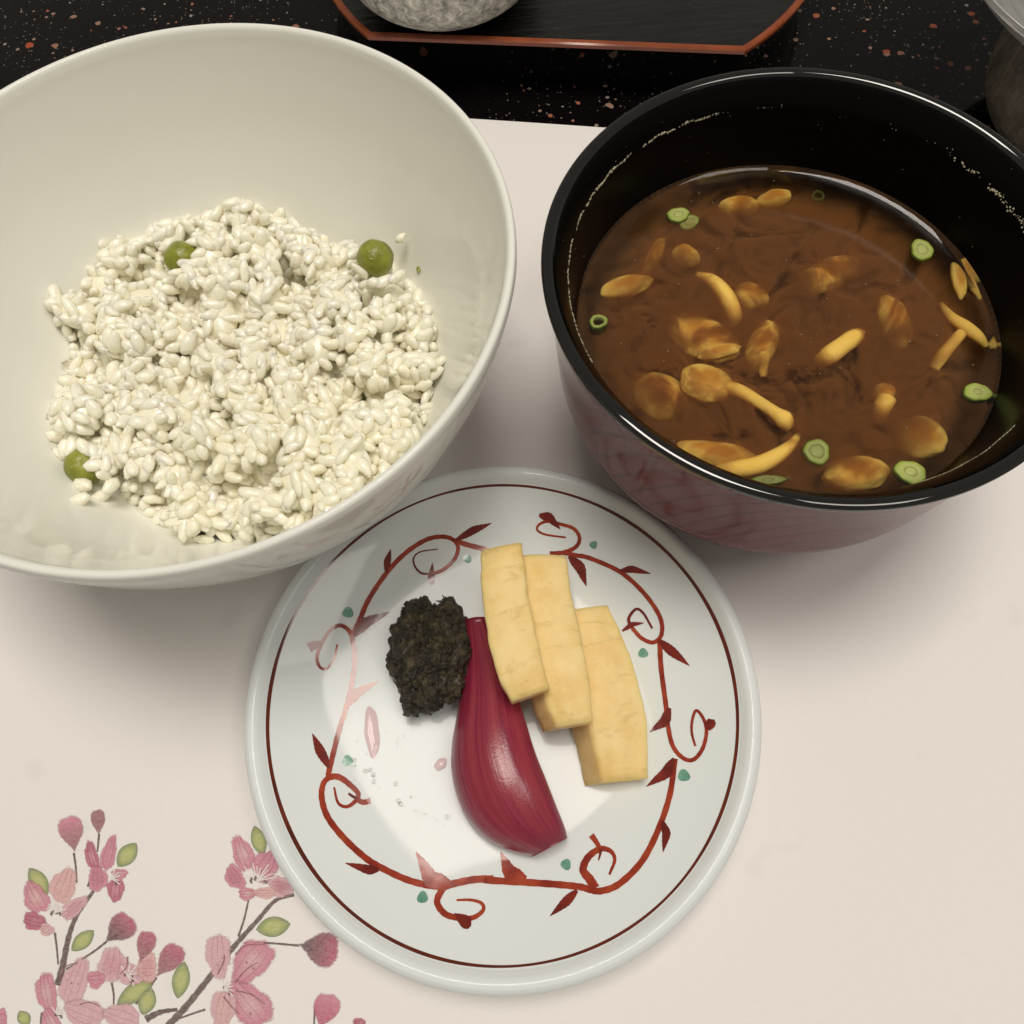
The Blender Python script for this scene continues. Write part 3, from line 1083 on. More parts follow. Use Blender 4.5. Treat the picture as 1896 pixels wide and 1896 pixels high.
def slab(name, Lpx, Rpx, z0, z1, thick, label, tilt=0.0, sag=0.0, skew=0.0):
    n_ = len(Lpx)
    Lq = catmull([tuple(at(*p, z0 + (z1 - z0) * i / (n_ - 1) - sag * (2 * i / (n_ - 1) - 1) ** 2)) for i, p in enumerate(Lpx)], 6)
    Rq = catmull([tuple(at(*p, z0 + (z1 - z0) * i / (n_ - 1) + tilt - sag * (2 * i / (n_ - 1) - 1) ** 2)) for i, p in enumerate(Rpx)], 6)
    N = len(Lq)
    c = Vector((sum(p[0] for p in Lq) / N, sum(p[1] for p in Lq) / N, 0))
    sec = []          # (across, down) outline with eased corners
    b = 0.06
    K = 14
    for k in range(K + 1):
        sec.append((b + (1 - 2 * b) * k / K, 0.0))
    sec += [(0.985, 0.03), (1.0, 0.10), (1.0, 0.35), (1.0, 0.65), (1.0, 0.92), (0.97, 1.0)]
    for k in range(K - 1, 0, -1):
        sec.append((b + (1 - 2 * b) * k / K, 1.0))
    sec += [(0.03, 1.0), (0.0, 0.92), (0.0, 0.65), (0.0, 0.35), (0.0, 0.10), (0.015, 0.03)]
    V, F, UV = [], [], []
    S = len(sec)
    for i in range(N):
        a, d = Vector(Lq[i]), Vector(Rq[i])
        t_ = i / (N - 1)
        endz = 0.0005 * (max(0, 1 - t_ * 22) + max(0, 1 - (1 - t_) * 22))
        for u, v in sec:
            p = a.lerp(d, u)
            wob = 0.00032 * noise.noise(Vector((u * 3, t_ * 9, hash(name) % 7 + z0 * 900))) + 0.00018 * noise.noise(Vector((u * 6, t_ * 30, z0 * 700)))
            edge = 0.00028 * noise.noise(Vector((t_ * 14, z0 * 1000, u * 2)))
            arch = 0.0007 * math.sin(math.pi * u) * (1 - v)
            z = p.z - v * thick + (wob + arch if v < 0.5 else 0) - (endz if v < 0.2 else -endz if v > 0.8 else 0)
            V.append((p.x - c.x + edge - skew * v * min(1.0, t_ * 1.6) * (1 - 0.6 * u), p.y - c.y + edge * 0.4, z))
            UV.append((u + v * 0.3, t_))
    for i in range(N - 1):
        for k in range(S):
            k2 = (k + 1) % S
            F.append((i * S + k, (i + 1) * S + k, (i + 1) * S + k2, i * S + k2))
    F.append(tuple(range(S)))
    F.append(tuple((N - 1) * S + k for k in range(S - 1, -1, -1)))
    o = mesh(name, V, F, MT['daikon'], uv=UV)
    o.location = (c.x, c.y, 0)
    tag(o, label, 'pickled radish', 'yellow pickled radish slices on the plate')
    return o


slab('radish_slice', [(1052, 1129), (1058, 1175), (1068, 1230), (1082, 1300), (1100, 1375), (1115, 1449)],
     [(1126, 1120), (1147, 1165), (1166, 1208), (1185, 1270), (1199, 1340), (1202, 1441)], PZ + 0.0150, PZ + 0.0150, 0.0080, 'rightmost and lowest of the three yellow pickled radish slices', sag=0.0007, skew=0.0040)
slab('radish_slice', [(962, 1026), (966, 1080), (974, 1140), (988, 1210), (1007, 1280), (1029, 1347)],
     [(1050, 1028), (1057, 1085), (1068, 1140), (1082, 1200), (1093, 1265), (1099, 1335)], PZ + 0.0230, PZ + 0.0226, 0.0078, 'middle slice of the three overlapping yellow pickled radish slices', sag=0.0008, skew=0.0034)
slab('radish_slice', [(891, 1017), (890, 1060), (894, 1120), (905, 1190), (922, 1250), (945, 1298)],
     [(966, 1004), (972, 1050), (978, 1100), (990, 1160), (1003, 1220), (1016, 1273)], PZ + 0.0288, PZ + 0.0282, 0.0062, 'topmost yellow pickled radish slice resting against the red onion wedge', sag=0.0008)


def puddle(name, px, py, rx, ry, ang, hgt, mat, label):
    c = on_plate(px, py)
    V, F = [], []
    rings = (0.0, 0.5, 0.8, 0.93, 1.0)
    NS = 32
    for f in rings:
        for i in range(NS):
            a = 2 * math.pi * i / NS
            k = 1 + 0.09 * math.sin(2 * a + px) + 0.06 * math.sin(5 * a + py)
            x, y = rx * k * math.cos(a) * f, ry * k * math.sin(a) * f
            X, Y = x * math.cos(ang) - y * math.sin(ang), x * math.sin(ang) + y * math.cos(ang)
            V.append((X, Y, zplate(c.x + X, c.y + Y) - c.z + 0.00006 + hgt * (1 - f ** 4)))
    for r_ in range(len(rings) - 1):
        for i in range(NS):
            j = (i + 1) % NS
            F.append((r_ * NS + i, (r_ + 1) * NS + i, (r_ + 1) * NS + j, r_ * NS + j))
    o = mesh(name, V, F, MT[mat])
    o.location = c
    tag(o, label, 'brine puddle')


puddle('brine_puddle', 689, 1355, 0.0019, 0.0058, R(3), 0.0004, 'pinkdrop', 'long pink puddle of pickle brine left of the onion wedge')
puddle('brine_puddle', 816, 1415, 0.0013, 0.0016, R(-40), 0.0004, 'pinkdrop', 'tiny round pink brine drop beside the onion wedge')
V, F = [], []
rs = random.Random(11)
HV, HF = ICO[2]
for i in range(42):
    if i < 30:
        a = rs.random()
        px, py = 640 + a * 190 + rs.gauss(0, 16), 1400 + a * 130 + rs.gauss(0, 14)
        s = rs.choice((0.00018, 0.00025, 0.0003, 0.0005))
    else:
        px, py = 715 + rs.gauss(0, 45), 1370 + rs.gauss(0, 40)
        s = rs.choice((0.00015, 0.0002, 0.0003))
    c = on_plate(px, py)
    b = len(V)
    V += [(c.x + v.x * s, c.y + v.y * s, c.z + v.z * s * 0.5 + 0.00004) for v in HV]
    F += [tuple(k + b for k in f) for f in HF]
o = mesh('brine_droplets', V, F, MT['cleardrop'])
o['kind'] = 'stuff'
o['label'] = 'fine clear brine droplets scattered on the plate below the miso paste'
o['category'] = 'droplets'

# ------------------------------------------------------------------ rice bowl
RC = Vector((-0.0654, 0.11675, PZ))
B_IN = catmull([(0.0, 0.0098), (0.012, 0.0100), (0.024, 0.0116), (0.0355, 0.0165), (0.0460, 0.0255), (0.0545, 0.038), (0.0612, 0.052), (0.0655, 0.064), (0.0678, 0.0718), (0.0686, 0.0752)], 6)
B_LIP = catmull([(0.0686, 0.0752), (0.0691, 0.0766), (0.0699, 0.0771), (0.0707, 0.0767), (0.07105, 0.0752)], 4)
B_OUT = catmull([(0.07105, 0.0752), (0.0700, 0.0695), (0.0675, 0.060), (0.0622, 0.046), (0.0548, 0.032), (0.0455, 0.0195), (0.0385, 0.0112), (0.034, 0.0078)], 6)
bowl = empty('rice_bowl', RC)
tag(bowl, 'large white porcelain bowl holding rice with green peas', 'bowl')
V, F = lathe(B_IN + B_LIP[1:] + B_OUT[1:] + [(0.0, 0.0078)], 192)
mesh('bowl_body', V, F, MT['bowl'], bowl)
V, F = lathe([(0.0335, 0.0080), (0.0325, 0.0010), (0.0318, 0.0), (0.0300, 0.0), (0.0294, 0.0008), (0.0285, 0.0080)], 96)
mesh('foot_ring', V, F, MT['bowl'], bowl)


def zbowl(x, y):
    r_ = math.hypot(x - RC.x, y - RC.y)
    return RC.z + (interp(B_IN, r_) if r_ < 0.0686 else 0.0)


OUT = [(250, 365), (300, 362), (385, 352), (440, 340), (495, 372), (545, 410), (600, 455), (660, 470), (720, 475), (765, 525), (793, 565), (806, 640), (795, 720), (785, 790), (750, 860), (680, 925), (600, 960),
       (520, 985), (440, 992), (370, 992), (315, 978), (275, 950), (220, 905), (175, 880), (140, 850), (100, 815), (88, 770), (90, 730), (112, 690), (125, 655), (108, 605), (108, 565), (140, 500), (172, 445), (205, 400)]
fp = [at_surf(px, py, lambda x, y: zbowl(x, y) + 0.004) for px, py in OUT]
fpc = []
for p in fp:
    d = Vector((p.x - RC.x, p.y - RC.y))
    if d.length > 0.0535:
        d = d.normalized() * 0.0535
    fpc.append((RC.x + d.x, RC.y + d.y))


def poly_in(x, y):
    c = False
    n_ = len(fpc)
    j = n_ - 1
    for i in range(n_):
        xi, yi = fpc[i]
        xj, yj = fpc[j]
        if (yi > y) != (yj > y) and x < (xj - xi) * (y - yi) / (yj - yi) + xi:
            c = not c
        j = i
    return c


def poly_d(x, y):
    best = 1e9
    n_ = len(fpc)
    for i in range(n_):
        ax, ay = fpc[i]
        bx, by = fpc[(i + 1) % n_]
        dx, dy = bx - ax, by - ay
        t_ = max(0, min(1, ((x - ax) * dx + (y - ay) * dy) / (dx * dx + dy * dy + 1e-15)))
        best = min(best, (x - ax - dx * t_) ** 2 + (y - ay - dy * t_) ** 2)
    return math.sqrt(best)


mx0, mx1 = min(p[0] for p in fpc), max(p[0] for p in fpc)
my0, my1 = min(p[1] for p in fpc), max(p[1] for p in fpc)
GN = 110
GX = [mx0 - 0.004 + (mx1 - mx0 + 0.008) * i / GN for i in range(GN + 1)]
GY = [my0 - 0.004 + (my1 - my0 + 0.008) * i / GN for i in range(GN + 1)]
GRID = []
for y in GY:
    row = []
    for x in GX:
        if poly_in(x, y):
            d = poly_d(x, y)
            h = 0.0165 * (1 - math.exp(-d / 0.0060)) + 0.0080 * min(1, d / 0.025)
            nz = noise.noise(Vector((x * 75, y * 75, 3.3))) * 0.0082 + noise.noise(Vector((x * 170, y * 170, 8.1))) * 0.0028
            # clumps with cracks between them
            vd = noise.voronoi(Vector((x * 66 + 0.6 * noise.noise(Vector((x * 120, y * 120, 0))), y * 66 + 0.6 * noise.noise(Vector((x * 120, y * 120, 5))), 0.7)))[0]
            crack = math.exp(-((vd[1] - vd[0]) / 0.15) ** 2) * (0.55 + 0.9 * abs(noise.noise(Vector((x * 60, y * 60, 9)))))
            row.append(h + nz * min(1, d / 0.006) - 0.0058 * crack * min(1, d / 0.004) + 0.0012)
        else:
            row.append(-0.002)
    GRID.append(row)


def hmound(x, y):
    fx = (x - GX[0]) / (GX[1] - GX[0])
    fy = (y - GY[0]) / (GY[1] - GY[0])
    i, j = int(math.floor(fx)), int(math.floor(fy))
    if i < 0 or j < 0 or i >= GN or j >= GN:
        return -0.002
    u, v = fx - i, fy - j
    return (GRID[j][i] * (1 - u) + GRID[j][i + 1] * u) * (1 - v) + (GRID[j + 1][i] * (1 - u) + GRID[j + 1][i + 1] * u) * v


def zmound(x, y):
    return zbowl(x, y) + hmound(x, y)


rice = empty('rice_mound', (RC.x, RC.y, RC.z + 0.010))
tag(rice, 'sticky mound of cooked white rice in the porcelain bowl', 'rice')
# grain shapes
GR = []
rs = random.Random(21)
for k in range(9):
    V0, F0 = ICO[2] if k < 9 else ICO[1]
    vs = []
    L, W_, T_ = rs.uniform(0.0026, 0.0038), rs.uniform(0.00135, 0.00185), rs.uniform(0.0012, 0.0016)
    bend = rs.uniform(-0.00035, 0.00035)
    off = Vector((k * 3.7, 1.1, 0.3))
    for d in V0:
        kk = 1 + 0.26 * noise.noise(d * 1.4 + off) + 0.10 * noise.noise(d * 3.2 + off)
        x = d.x * L * kk
        taper = 1 - 0.18 * d.x * (1 if k % 2 else -1)
        vs.append(Vector((x, d.y * W_ * kk * taper + bend * (d.x ** 2), d.z * T_ * kk * taper)))
    GR.append((vs, F0))
gmesh = []
for k, (vs, fs) in enumerate(GR):
    me = bpy.data.meshes.new('rice_grain')
    me.from_pydata([tuple(v) for v in vs], [], fs)
    me.polygons.foreach_set('use_smooth', [True] * len(me.polygons))
    me.materials.append(MT['rice'])
    gmesh.append(me)

PEAS = [(340, 480, 0.00490, 0.0006), (695, 478, 0.00475, 0.0036), (246, 642, 0.0046, -0.0034), (176, 880, 0.0047, 0.0006)]
pea_c = []
for px, py, r_, lift in PEAS:
    p = at_surf(px, py, lambda x, y: zmound(x, y) + lift)
    p.z = max(p.z, zbowl(p.x, p.y) + r_ * 1.02)
    pea_c.append((p, r_))

grains = []
cell = {}


def far_enough(p, dmin):
    ci = (int(p.x / dmin), int(p.y / dmin), int(p.z / dmin))
    for dx in (-1, 0, 1):
        for dy in (-1, 0, 1):
            for dz in (-1, 0, 1):
                for q in cell.get((ci[0] + dx, ci[1] + dy, ci[2] + dz), ()):
                    if (q - p).length < dmin:
                        return False
    cell.setdefault(ci, []).append(p)
    return True


def surf_normal(x, y):
    e = 0.0012
    return Vector((zmound(x - e, y) - zmound(x + e, y), zmound(x, y - e) - zmound(x, y + e), 2 * e)).normalized()


rs = random.Random(5)
cell.clear()
for _ in range(9000):                       # loose bed of grains under the clumps
    x, y = rs.uniform(mx0, mx1), rs.uniform(my0, my1)
    if not poly_in(x, y):
        continue
    n_ = surf_normal(x, y)
    p = Vector((x, y, zmound(x, y) - 0.0030 + rs.gauss(0, 0.0005)))
    p.z = max(p.z, zbowl(x, y) + 0.0011)
    if any((p - q).length < r_ + 0.0003 for q, r_ in pea_c) or not far_enough(p, 0.0029):
        continue
    grains.append((1, p, n_))
cell.clear()
cent = []
clumps = []
for _ in range(4000):                       # sticky clumps piled on the bed
    x, y = rs.uniform(mx0, mx1), rs.uniform(my0, my1)
    if not poly_in(x, y) or poly_d(x, y) < 0.0026:
        continue
    if all(math.hypot(x - a, y - b) > 0.0080 for a, b in cent):
        cent.append((x, y))
for x, y in cent:
    rc = rs.uniform(0.0040, 0.0066)
    d = poly_d(x, y)
    c = Vector((x, y, zmound(x, y) + rs.uniform(-0.0032, 0.0026)))
    fl = rs.uniform(0.55, 0.85)
    ax = rs.uniform(0, math.pi)
    el = rs.uniform(1.0, 1.35)
    clumps.append((c, rc, fl, ax, el))
    for _ in range(70):
        u = Vector((rs.gauss(0, 1), rs.gauss(0, 1), rs.gauss(0, 1))).normalized()
        if u.z < -0.35:
            continue
        q = Vector((u.x * el, u.y / el, u.z * fl))
        q = Vector((q.x * math.cos(ax) - q.y * math.sin(ax), q.x * math.sin(ax) + q.y * math.cos(ax), q.z))
        p = c + q * rc * rs.uniform(0.72, 1.0)
        if not poly_in(p.x, p.y) and poly_d(p.x, p.y) > 0.0016:
            continue
        if p.z < zbowl(p.x, p.y) + 0.0010:
            continue
        if any((p - a).length < r_ + 0.0004 for a, r_ in pea_c) or not far_enough(p, 0.00225):
            continue
        grains.append((0, p, u))
# flanks: fill from edge upwards
for _ in range(2500):
    x, y = rs.uniform(mx0, mx1), rs.uniform(my0, my1)
    if not poly_in(x, y) or poly_d(x, y) > 0.005:
        continue
    zt, zb_ = zmound(x, y), zbowl(x, y)
    p = Vector((x, y, rs.uniform(zb_ + 0.0012, max(zb_ + 0.0013, zt))))
    if any((p - q).length < r_ + 0.0003 for q, r_ in pea_c) or not far_enough(p, 0.0027):
        continue
    grains.append((2, p, surf_normal(x, y)))

# grains lying over the half buried peas
for k_, (px, py, lift) in enumerate(((372, 438, 0.0028), (392, 458, 0.0022), (352, 424, 0.0024), (405, 482, 0.0012), (385, 500, 0.0014), (318, 440, 0.0005), (412, 440, 0.0015), (366, 520, -0.0005),
                           (255, 652, 0.0046), (240, 662, 0.0040), (226, 640, 0.0036), (270, 640, 0.0040), (262, 668, 0.0036), (215, 625, 0.003),
                           (178, 862, 0.0044), (192, 880, 0.0042), (172, 842, 0.0042), (205, 900, 0.003), (158, 840, 0.004), (196, 860, 0.0048),
                           (668, 500, 0.001), (712, 520, 0.0015), (735, 512, 0.001), (690, 525, 0.0012), (655, 470, 0.0008))):
    own = min(pea_c, key=lambda q: (at(px, py, q[0].z) - q[0]).length)
    p = at(px, py, own[0].z + lift - 0.001)
    d = p - own[0]
    if d.length < own[1] + 0.0009:
        p = own[0] + d.normalized() * (own[1] + 0.0009)
    grains.append((0, p, (p - own[0]).normalized()))

mats = []
for layer, p, n_ in grains:
    q = n_.to_track_quat('Z', 'Y').to_matrix()
    rot = q @ Euler((rs.gauss(0, 0.5), rs.gauss(0, 0.42), rs.uniform(0, 2 * math.pi))).to_matrix()
    s = rs.uniform(0.86, 1.08)
    mats.append((layer, p, rot.to_4x4() @ Matrix.Scale(s, 4), rs.randrange(len(GR))))


def screen_rank(p, layer):
    return (p - CAM).length + (0.02 if layer == 1 else 0.0) + (0.01 if layer == 2 else 0)


order = sorted(range(len(mats)), key=lambda i: screen_rank(mats[i][1], mats[i][0]))
org = Vector(rice.location)
for i in order[:300]:
    _, p, m4, k = mats[i]
    o = bpy.data.objects.new('rice_grain', gmesh[k])
    scene.collection.objects.link(o)
    o.parent = rice
    o.matrix_basis = Matrix.Translation(p - org) @ m4
V, F = [], []
for i in order[300:]:
    _, p, m4, k = mats[i]
    vs, fs = GR[k]
    b = len(V)
    m3 = m4.to_3x3()
    V += [m3 @ v + p - org for v in vs]
    F += [tuple(a + b for a in f) for f in fs]
o = mesh('rice_grain_filling', V, F, MT['rice'], rice)
o['kind'] = 'stuff'
# sticky core under the grains
V, F, idx = [], [], {}
for j in range(0, GN + 1, 2):
    for i in range(0, GN + 1, 2):
        if GRID[j][i] > 0.0035:
            idx[(i, j)] = len(V)
            V.append(Vector((GX[i], GY[j], zbowl(GX[i], GY[j]) + GRID[j][i] - 0.0036)) - org)
for (i, j) in list(idx):
    q = [(i, j), (i + 2, j), (i + 2, j + 2), (i, j + 2)]
    if all(k in idx for k in q):
        F.append(tuple(idx[k] for k in q))
V0, F0 = ICO[3]
for k_, (c, rc, fl, ax, el) in enumerate(clumps):
    b0 = len(V)
    for d in V0:
        kk = 0.80 * (1 + 0.10 * noise.noise(d * 2.0 + Vector((k_, 0, 0))) + 0.07 * noise.noise(d * 4.5 + Vector((k_, 4, 0))))
        q = Vector((d.x * el, d.y / el, d.z * fl)) * rc * kk
        q = Vector((q.x * math.cos(ax) - q.y * math.sin(ax), q.x * math.sin(ax) + q.y * math.cos(ax), q.z)) + c
        q.z = max(q.z, zbowl(q.x, q.y) + 0.0004)
        V.append(q - org)
    F += [tuple(a + b0 for a in f) for f in F0]
o = mesh('rice_core', V, F, MT['rice'], rice)
o['kind'] = 'stuff'

# peas
PL = ['olive green pea half covered by rice at the upper left of the mound', 'plump green pea sitting exposed at the right edge of the rice mound',
      'green pea almost buried at the left of the rice mound', 'green pea under the lower left edge of the rice, beside loose grains']
for i, (p, r_) in enumerate(pea_c):
    V0, F0 = ICO[4]
    vs = []
    for d in V0:
        k = 1 + 0.07 * noise.noise(d * 1.6 + Vector((i * 5, 0, 0))) + 0.018 * noise.noise(d * 6 + Vector((i * 5, 3, 0)))
        k -= 0.05 * math.exp(-((d - Vector((0.5, -0.3, 0.8)).normalized()).length / 0.25) ** 2)
        vs.append(d * r_ * k)
    o = mesh('green_pea', vs, F0, MT['pea'])
    o.location = p
    tag(o, PL[i], 'pea', 'green peas in the rice')

# loose grains stuck to the bowl wall
LG = [(154, 893, 25, 1.05, 0.003, 'single loose rice grain stuck on the green pea at the lower left'), (148, 925, -10, 1.0, 0.0014, 'loose pale rice grain on the bowl wall below the lower left pea'),
      (188, 918, -15, 0.95, 0.0014, 'small loose rice grain between the lower left pea and the mound'), (742, 440, -35, 0.6, 0.006, 'tiny broken rice grain stuck on the right hand pea')]
for px, py, an, s, lift, lab in LG:
    p = at_surf(px, py, lambda x, y: zbowl(x, y) + lift)
    for q, r_ in pea_c:
        d = p - q
        if d.length < r_ + 0.0009:
            p = q + d.normalized() * (r_ + 0.0009)
    o = bpy.data.objects.new('rice_grain', gmesh[1])
    scene.collection.objects.link(o)
    o.location = p
    o.rotation_euler = (0.2, -0.2, -R(an))
    o.scale = (s, s, s)
    tag(o, lab, 'rice grain', 'loose rice grains')

# fleck of pea skin on the bowl wall
c = at_surf(775, 498, lambda x, y: zbowl(x, y) + 0.0004)
vs = [Vector((v.x * 0.0007, v.y * 0.0010 * (1 + 0.3 * v.x), v.z * 0.0003)) for v in ICO[2][0]]
o = mesh('pea_skin_fleck', vs, ICO[2][1], MT['pea'])
o.location = c
tag(o, 'tiny green fleck of pea skin on the bowl wall right of the rice', 'fleck')

# ------------------------------------------------------------------ soup bowl
SC = Vector((0.0680, 0.10765, PZ))
S_IN = catmull([(0.0, 0.0115), (0.018, 0.0125), (0.032, 0.0175), (0.041, 0.0255), (0.0462, 0.0350), (0.0488, 0.0455), (0.0502, 0.0545), (0.0513, 0.0625), (0.0525, 0.0660), (0.0541, 0.0688), (0.0549, 0.0698)], 6)
S_LIP = catmull([(0.0549, 0.0698), (0.0555, 0.07035), (0.0563, 0.0706), (0.0570, 0.07055), (0.0574, 0.0703), (0.0577, 0.0698), (0.0577, 0.0690)], 6)
S_OUT = catmull([(0.05755, 0.0689), (0.0570, 0.0660), (0.0558, 0.0600), (0.0548, 0.0530), (0.0539, 0.0430), (0.0522, 0.0310), (0.0468, 0.0185), (0.0395, 0.0112), (0.0290, 0.0095)], 6)
sb = empty('soup_bowl', SC)
tag(sb, 'mauve lacquered soup bowl with black inside and rim', 'bowl')
V, F = lathe(S_IN, 192)
mesh('inner_lining', V, F, MT['blackin'], sb)
V, F = lathe(S_LIP + [(0.0573, 0.0687)], 192)
mesh('rim', V, F, MT['black'], sb)
V, F = lathe([(0.0572, 0.0691)] + S_OUT + [(0.0, 0.0095)], 192)
mesh('outer_shell', V, F, MT['mauve'], sb)
V, F = lathe([(0.0285, 0.0106), (0.0280, 0.0020), (0.0285, 0.0), (0.0262, 0.0), (0.0256, 0.0020), (0.0250, 0.0100)], 96)
mesh('foot_ring', V, F, MT['black'], sb)


def r_in(z):
    for (a, za), (b, zb_) in zip(S_IN, S_IN[1:]):
        if za <= z <= zb_:
            return a + (b - a) * (z - za) / (zb_ - za + 1e-12)
    return S_IN[-1][0]


# dried foam line left by the broth on the inner wall
V, F = [], []
rs = random.Random(3)
HV, HF = ICO[1]
def ang_of(px, py):
    p = at(px, py, SC.z + 0.0640)
    return math.atan2(p.y - SC.y, p.x - SC.x)
arcs = []
for a_px, b_px, n_, smin, smax, dz in (((1330, 208), (1100, 670), 520, 0.00010, 0.00034, 0.0002), ((1480, 205), (1330, 208), 10, 0.00008, 0.0002, 0.0004), ((1640, 240), (1760, 300), 14, 0.0001, 0.0002, 0.0008),
                                       ((1760, 300), (1900, 440), 95, 0.00010, 0.00036, 0.0005), ((1700, 900), (1880, 790), 240, 0.00008, 0.00020, 0.0002)):
    a, b = ang_of(*a_px), ang_of(*b_px)
    if b - a > math.pi:
        b -= 2 * math.pi
    if a - b > math.pi:
        b += 2 * math.pi
    arcs.append((a, b, n_, smin, smax, dz))
for a, b, n_, smin, smax, dz in arcs:
    for i in range(n_):
        an = a + (b - a) * rs.random()
        z = 0.0641 + rs.gauss(0, dz * 0.6) + 0.0002 * math.sin(an * 40)
        if noise.noise(Vector((an * 16, 0.5, 2))) < -0.38:
            continue
        rr = r_in(z)
        s = rs.uniform(smin, smax) * (0.7 + 0.6 * abs(noise.noise(Vector((an * 9, 1, 1)))))
        b0 = len(V)
        V += [(rr * math.cos(an) + v.x * s, rr * math.sin(an) + v.y * s, z + v.z * s) for v in HV]
        F += [tuple(k + b0 for k in f) for f in HF]
# scattered splash specks
for i in range(60):
    an = rs.uniform(0, 2 * math.pi)
    z = rs.uniform(0.051, 0.0695)
    rr = r_in(z)
    s = rs.uniform(0.00004, 0.00011)
    b0 = len(V)
    V += [(rr * math.cos(an) + v.x * s, rr * math.sin(an) + v.y * s, z + v.z * s) for v in HV]
    F += [tuple(k + b0 for k in f) for f in HF]
o = mesh('dried_foam_line', V, F, MT['foam'], sb)
o['kind'] = 'stuff'

# ------------------------------------------------------------------ miso soup
SZ = 0.0474            # broth level inside the bowl
soup = empty('miso_soup', (SC.x, SC.y, SC.z + SZ))
tag(soup, 'cloudy brown miso soup filling the black lined bowl', 'soup')
Rm = r_in(SZ + 0.0012) - 0.00015
prof = [(0.0, 0.0)]
for i in range(1, 40):
    u = i / 39
    r_ = Rm * (1 - (1 - u) ** 2.2) if u < 1 else Rm
    prof.append((r_, 0.00135 * math.exp(-(Rm - r_) / 0.0015)))
side = []
for z in (0.0470, 0.044, 0.040, 0.036, 0.032, 0.028):
    side.append((r_in(z) - 0.0003, z - SZ))
V, F = lathe(prof + side + [(0.0, 0.028 - SZ)], 160)
mesh('broth', V, F, MT['broth'], soup)
V, F, = [], []
NR, NA = 40, 120
for i in range(NR + 1):
    rr = 0.0425 * i / NR
    for k in range(NA):
        a = 2 * math.pi * k / NA
        x, y = rr * math.cos(a), rr * math.sin(a)
        edge = max(0, (rr - 0.030) / 0.0125)
        z = -0.0075 + 0.0030 * noise.fractal(Vector((x * 60, y * 60, 1.7)), 0.8, 2.0, 3) - 0.008 * edge ** 1.5
        V.append((x, y, z))
for i in range(NR):
    for k in range(NA):
        k2 = (k + 1) % NA
        F.append((i * NA + k, (i + 1) * NA + k, (i + 1) * NA + k2, i * NA + k2))
mesh('miso_cloud', V, F, MT['cloud'], soup)
ZS = SC.z + SZ


def sp(px, py, depth=0.0):
    return at(px, py, ZS - depth * 0.001)


def mush_obj(label, loc):
    o = empty('nameko_mushroom', loc)
    tag(o, label, 'mushroom', 'nameko mushrooms in the soup')
    return o


def add_cap(root, a_px, b_px, width_px, depth, hmm, nseed=0, name='cap'):
    """rounded cap: a_px-b_px is its long axis on the broth surface, depth (mm) of its top below it"""
    h = hmm * 0.001
    depth = depth + 0.60
    zc = ZS - depth * 0.001 - h
    A, B = at(*a_px, zc + h * 0.5), at(*b_px, zc + h * 0.5)
    c = (A + B) / 2
    ax = B - A
    L = ax.length / 2
    ang = math.atan2(ax.y, ax.x)
    wd = width_px / 2 * 1.12e-4 * 1.2
    L *= 1.16
    V0, F0 = ICO[4]
    vs = []
    ca, sa = math.cos(ang), math.sin(ang)
    for d in V0:
        k = 1 + 0.14 * noise.noise(d * 1.3 + Vector((nseed * 3.3, 1, 2))) + 0.04 * noise.noise(d * 3.5 + Vector((nseed, 4, 2)))
        x, y, z = d.x * L * k, d.y * wd * k, d.z * h * k
        if d.z < 0:
            z *= 0.55
        vs.append(Vector((x * ca - y * sa, x * sa + y * ca, z)) + Vector((c.x, c.y, zc)) - Vector(root.location))
    cols_ = []
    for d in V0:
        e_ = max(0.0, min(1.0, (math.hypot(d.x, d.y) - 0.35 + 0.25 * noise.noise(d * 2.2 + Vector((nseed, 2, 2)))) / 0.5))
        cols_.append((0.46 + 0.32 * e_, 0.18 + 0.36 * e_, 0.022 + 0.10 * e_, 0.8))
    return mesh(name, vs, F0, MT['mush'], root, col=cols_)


def add_tube(root, pts, radii_mm, flat=0.8, name='stem'):
    P = [at(px, py, ZS - (d + 0.75) * 0.001) - Vector(root.location) for px, py, d in pts]
    V, F = tube(P, [r_ * 0.00118 for r_ in radii_mm], 16, flat)
    return mesh(name, V, F, MT['mush'], root, col=[(0.82, 0.54, 0.12, 0.6)] * len(V))


def M_(label, px, py):
    return mush_obj(label, sp(px, py, 0))


m_ = M_('yellow crescent mushroom piece near the left wall of the soup bowl', 1162, 523)
add_cap(m_, (1120, 538), (1200, 514), 44, 0.0, 2.2, 1)
m_ = M_('slim curved yellow mushroom stem floating left of the soup centre', 1332, 550)
add_tube(m_, [(1290, 508, 1.6), (1318, 520, 0.9), (1343, 548, 0.9), (1360, 585, 1.2), (1356, 606, 2.2)], [0.7, 1.5, 1.9, 1.6, 0.8])
m_ = M_('round amber mushroom cap just right of the slim curved stem', 1392, 542)
add_cap(m_, (1368, 530), (1420, 556), 56, 1.1, 2.6, 3)
m_ = M_('broad flat mushroom cap with a pointed tip, left of the soup centre', 1315, 612)
add_cap(m_, (1245, 590), (1362, 650), 88, 1.0, 2.4, 4)
add_cap(m_, (1300, 655), (1368, 641), 26, -0.1, 1.4, 41, 'cap_edge')
m_ = M_('small leaf shaped mushroom cap at the centre left of the soup', 1412, 640)
add_cap(m_, (1430, 596), (1396, 672), 52, 0.3, 2.4, 5)
add_tube(m_, [(1412, 655, 1.5), (1412, 680, 2.0), (1414, 698, 2.8)], [1.5, 1.1, 0.7])
m_ = M_('spoon shaped mushroom with round cap and long stem, below the soup centre', 1310, 700)
add_cap(m_, (1266, 692), (1350, 716), 76, -0.42, 2.0, 6)
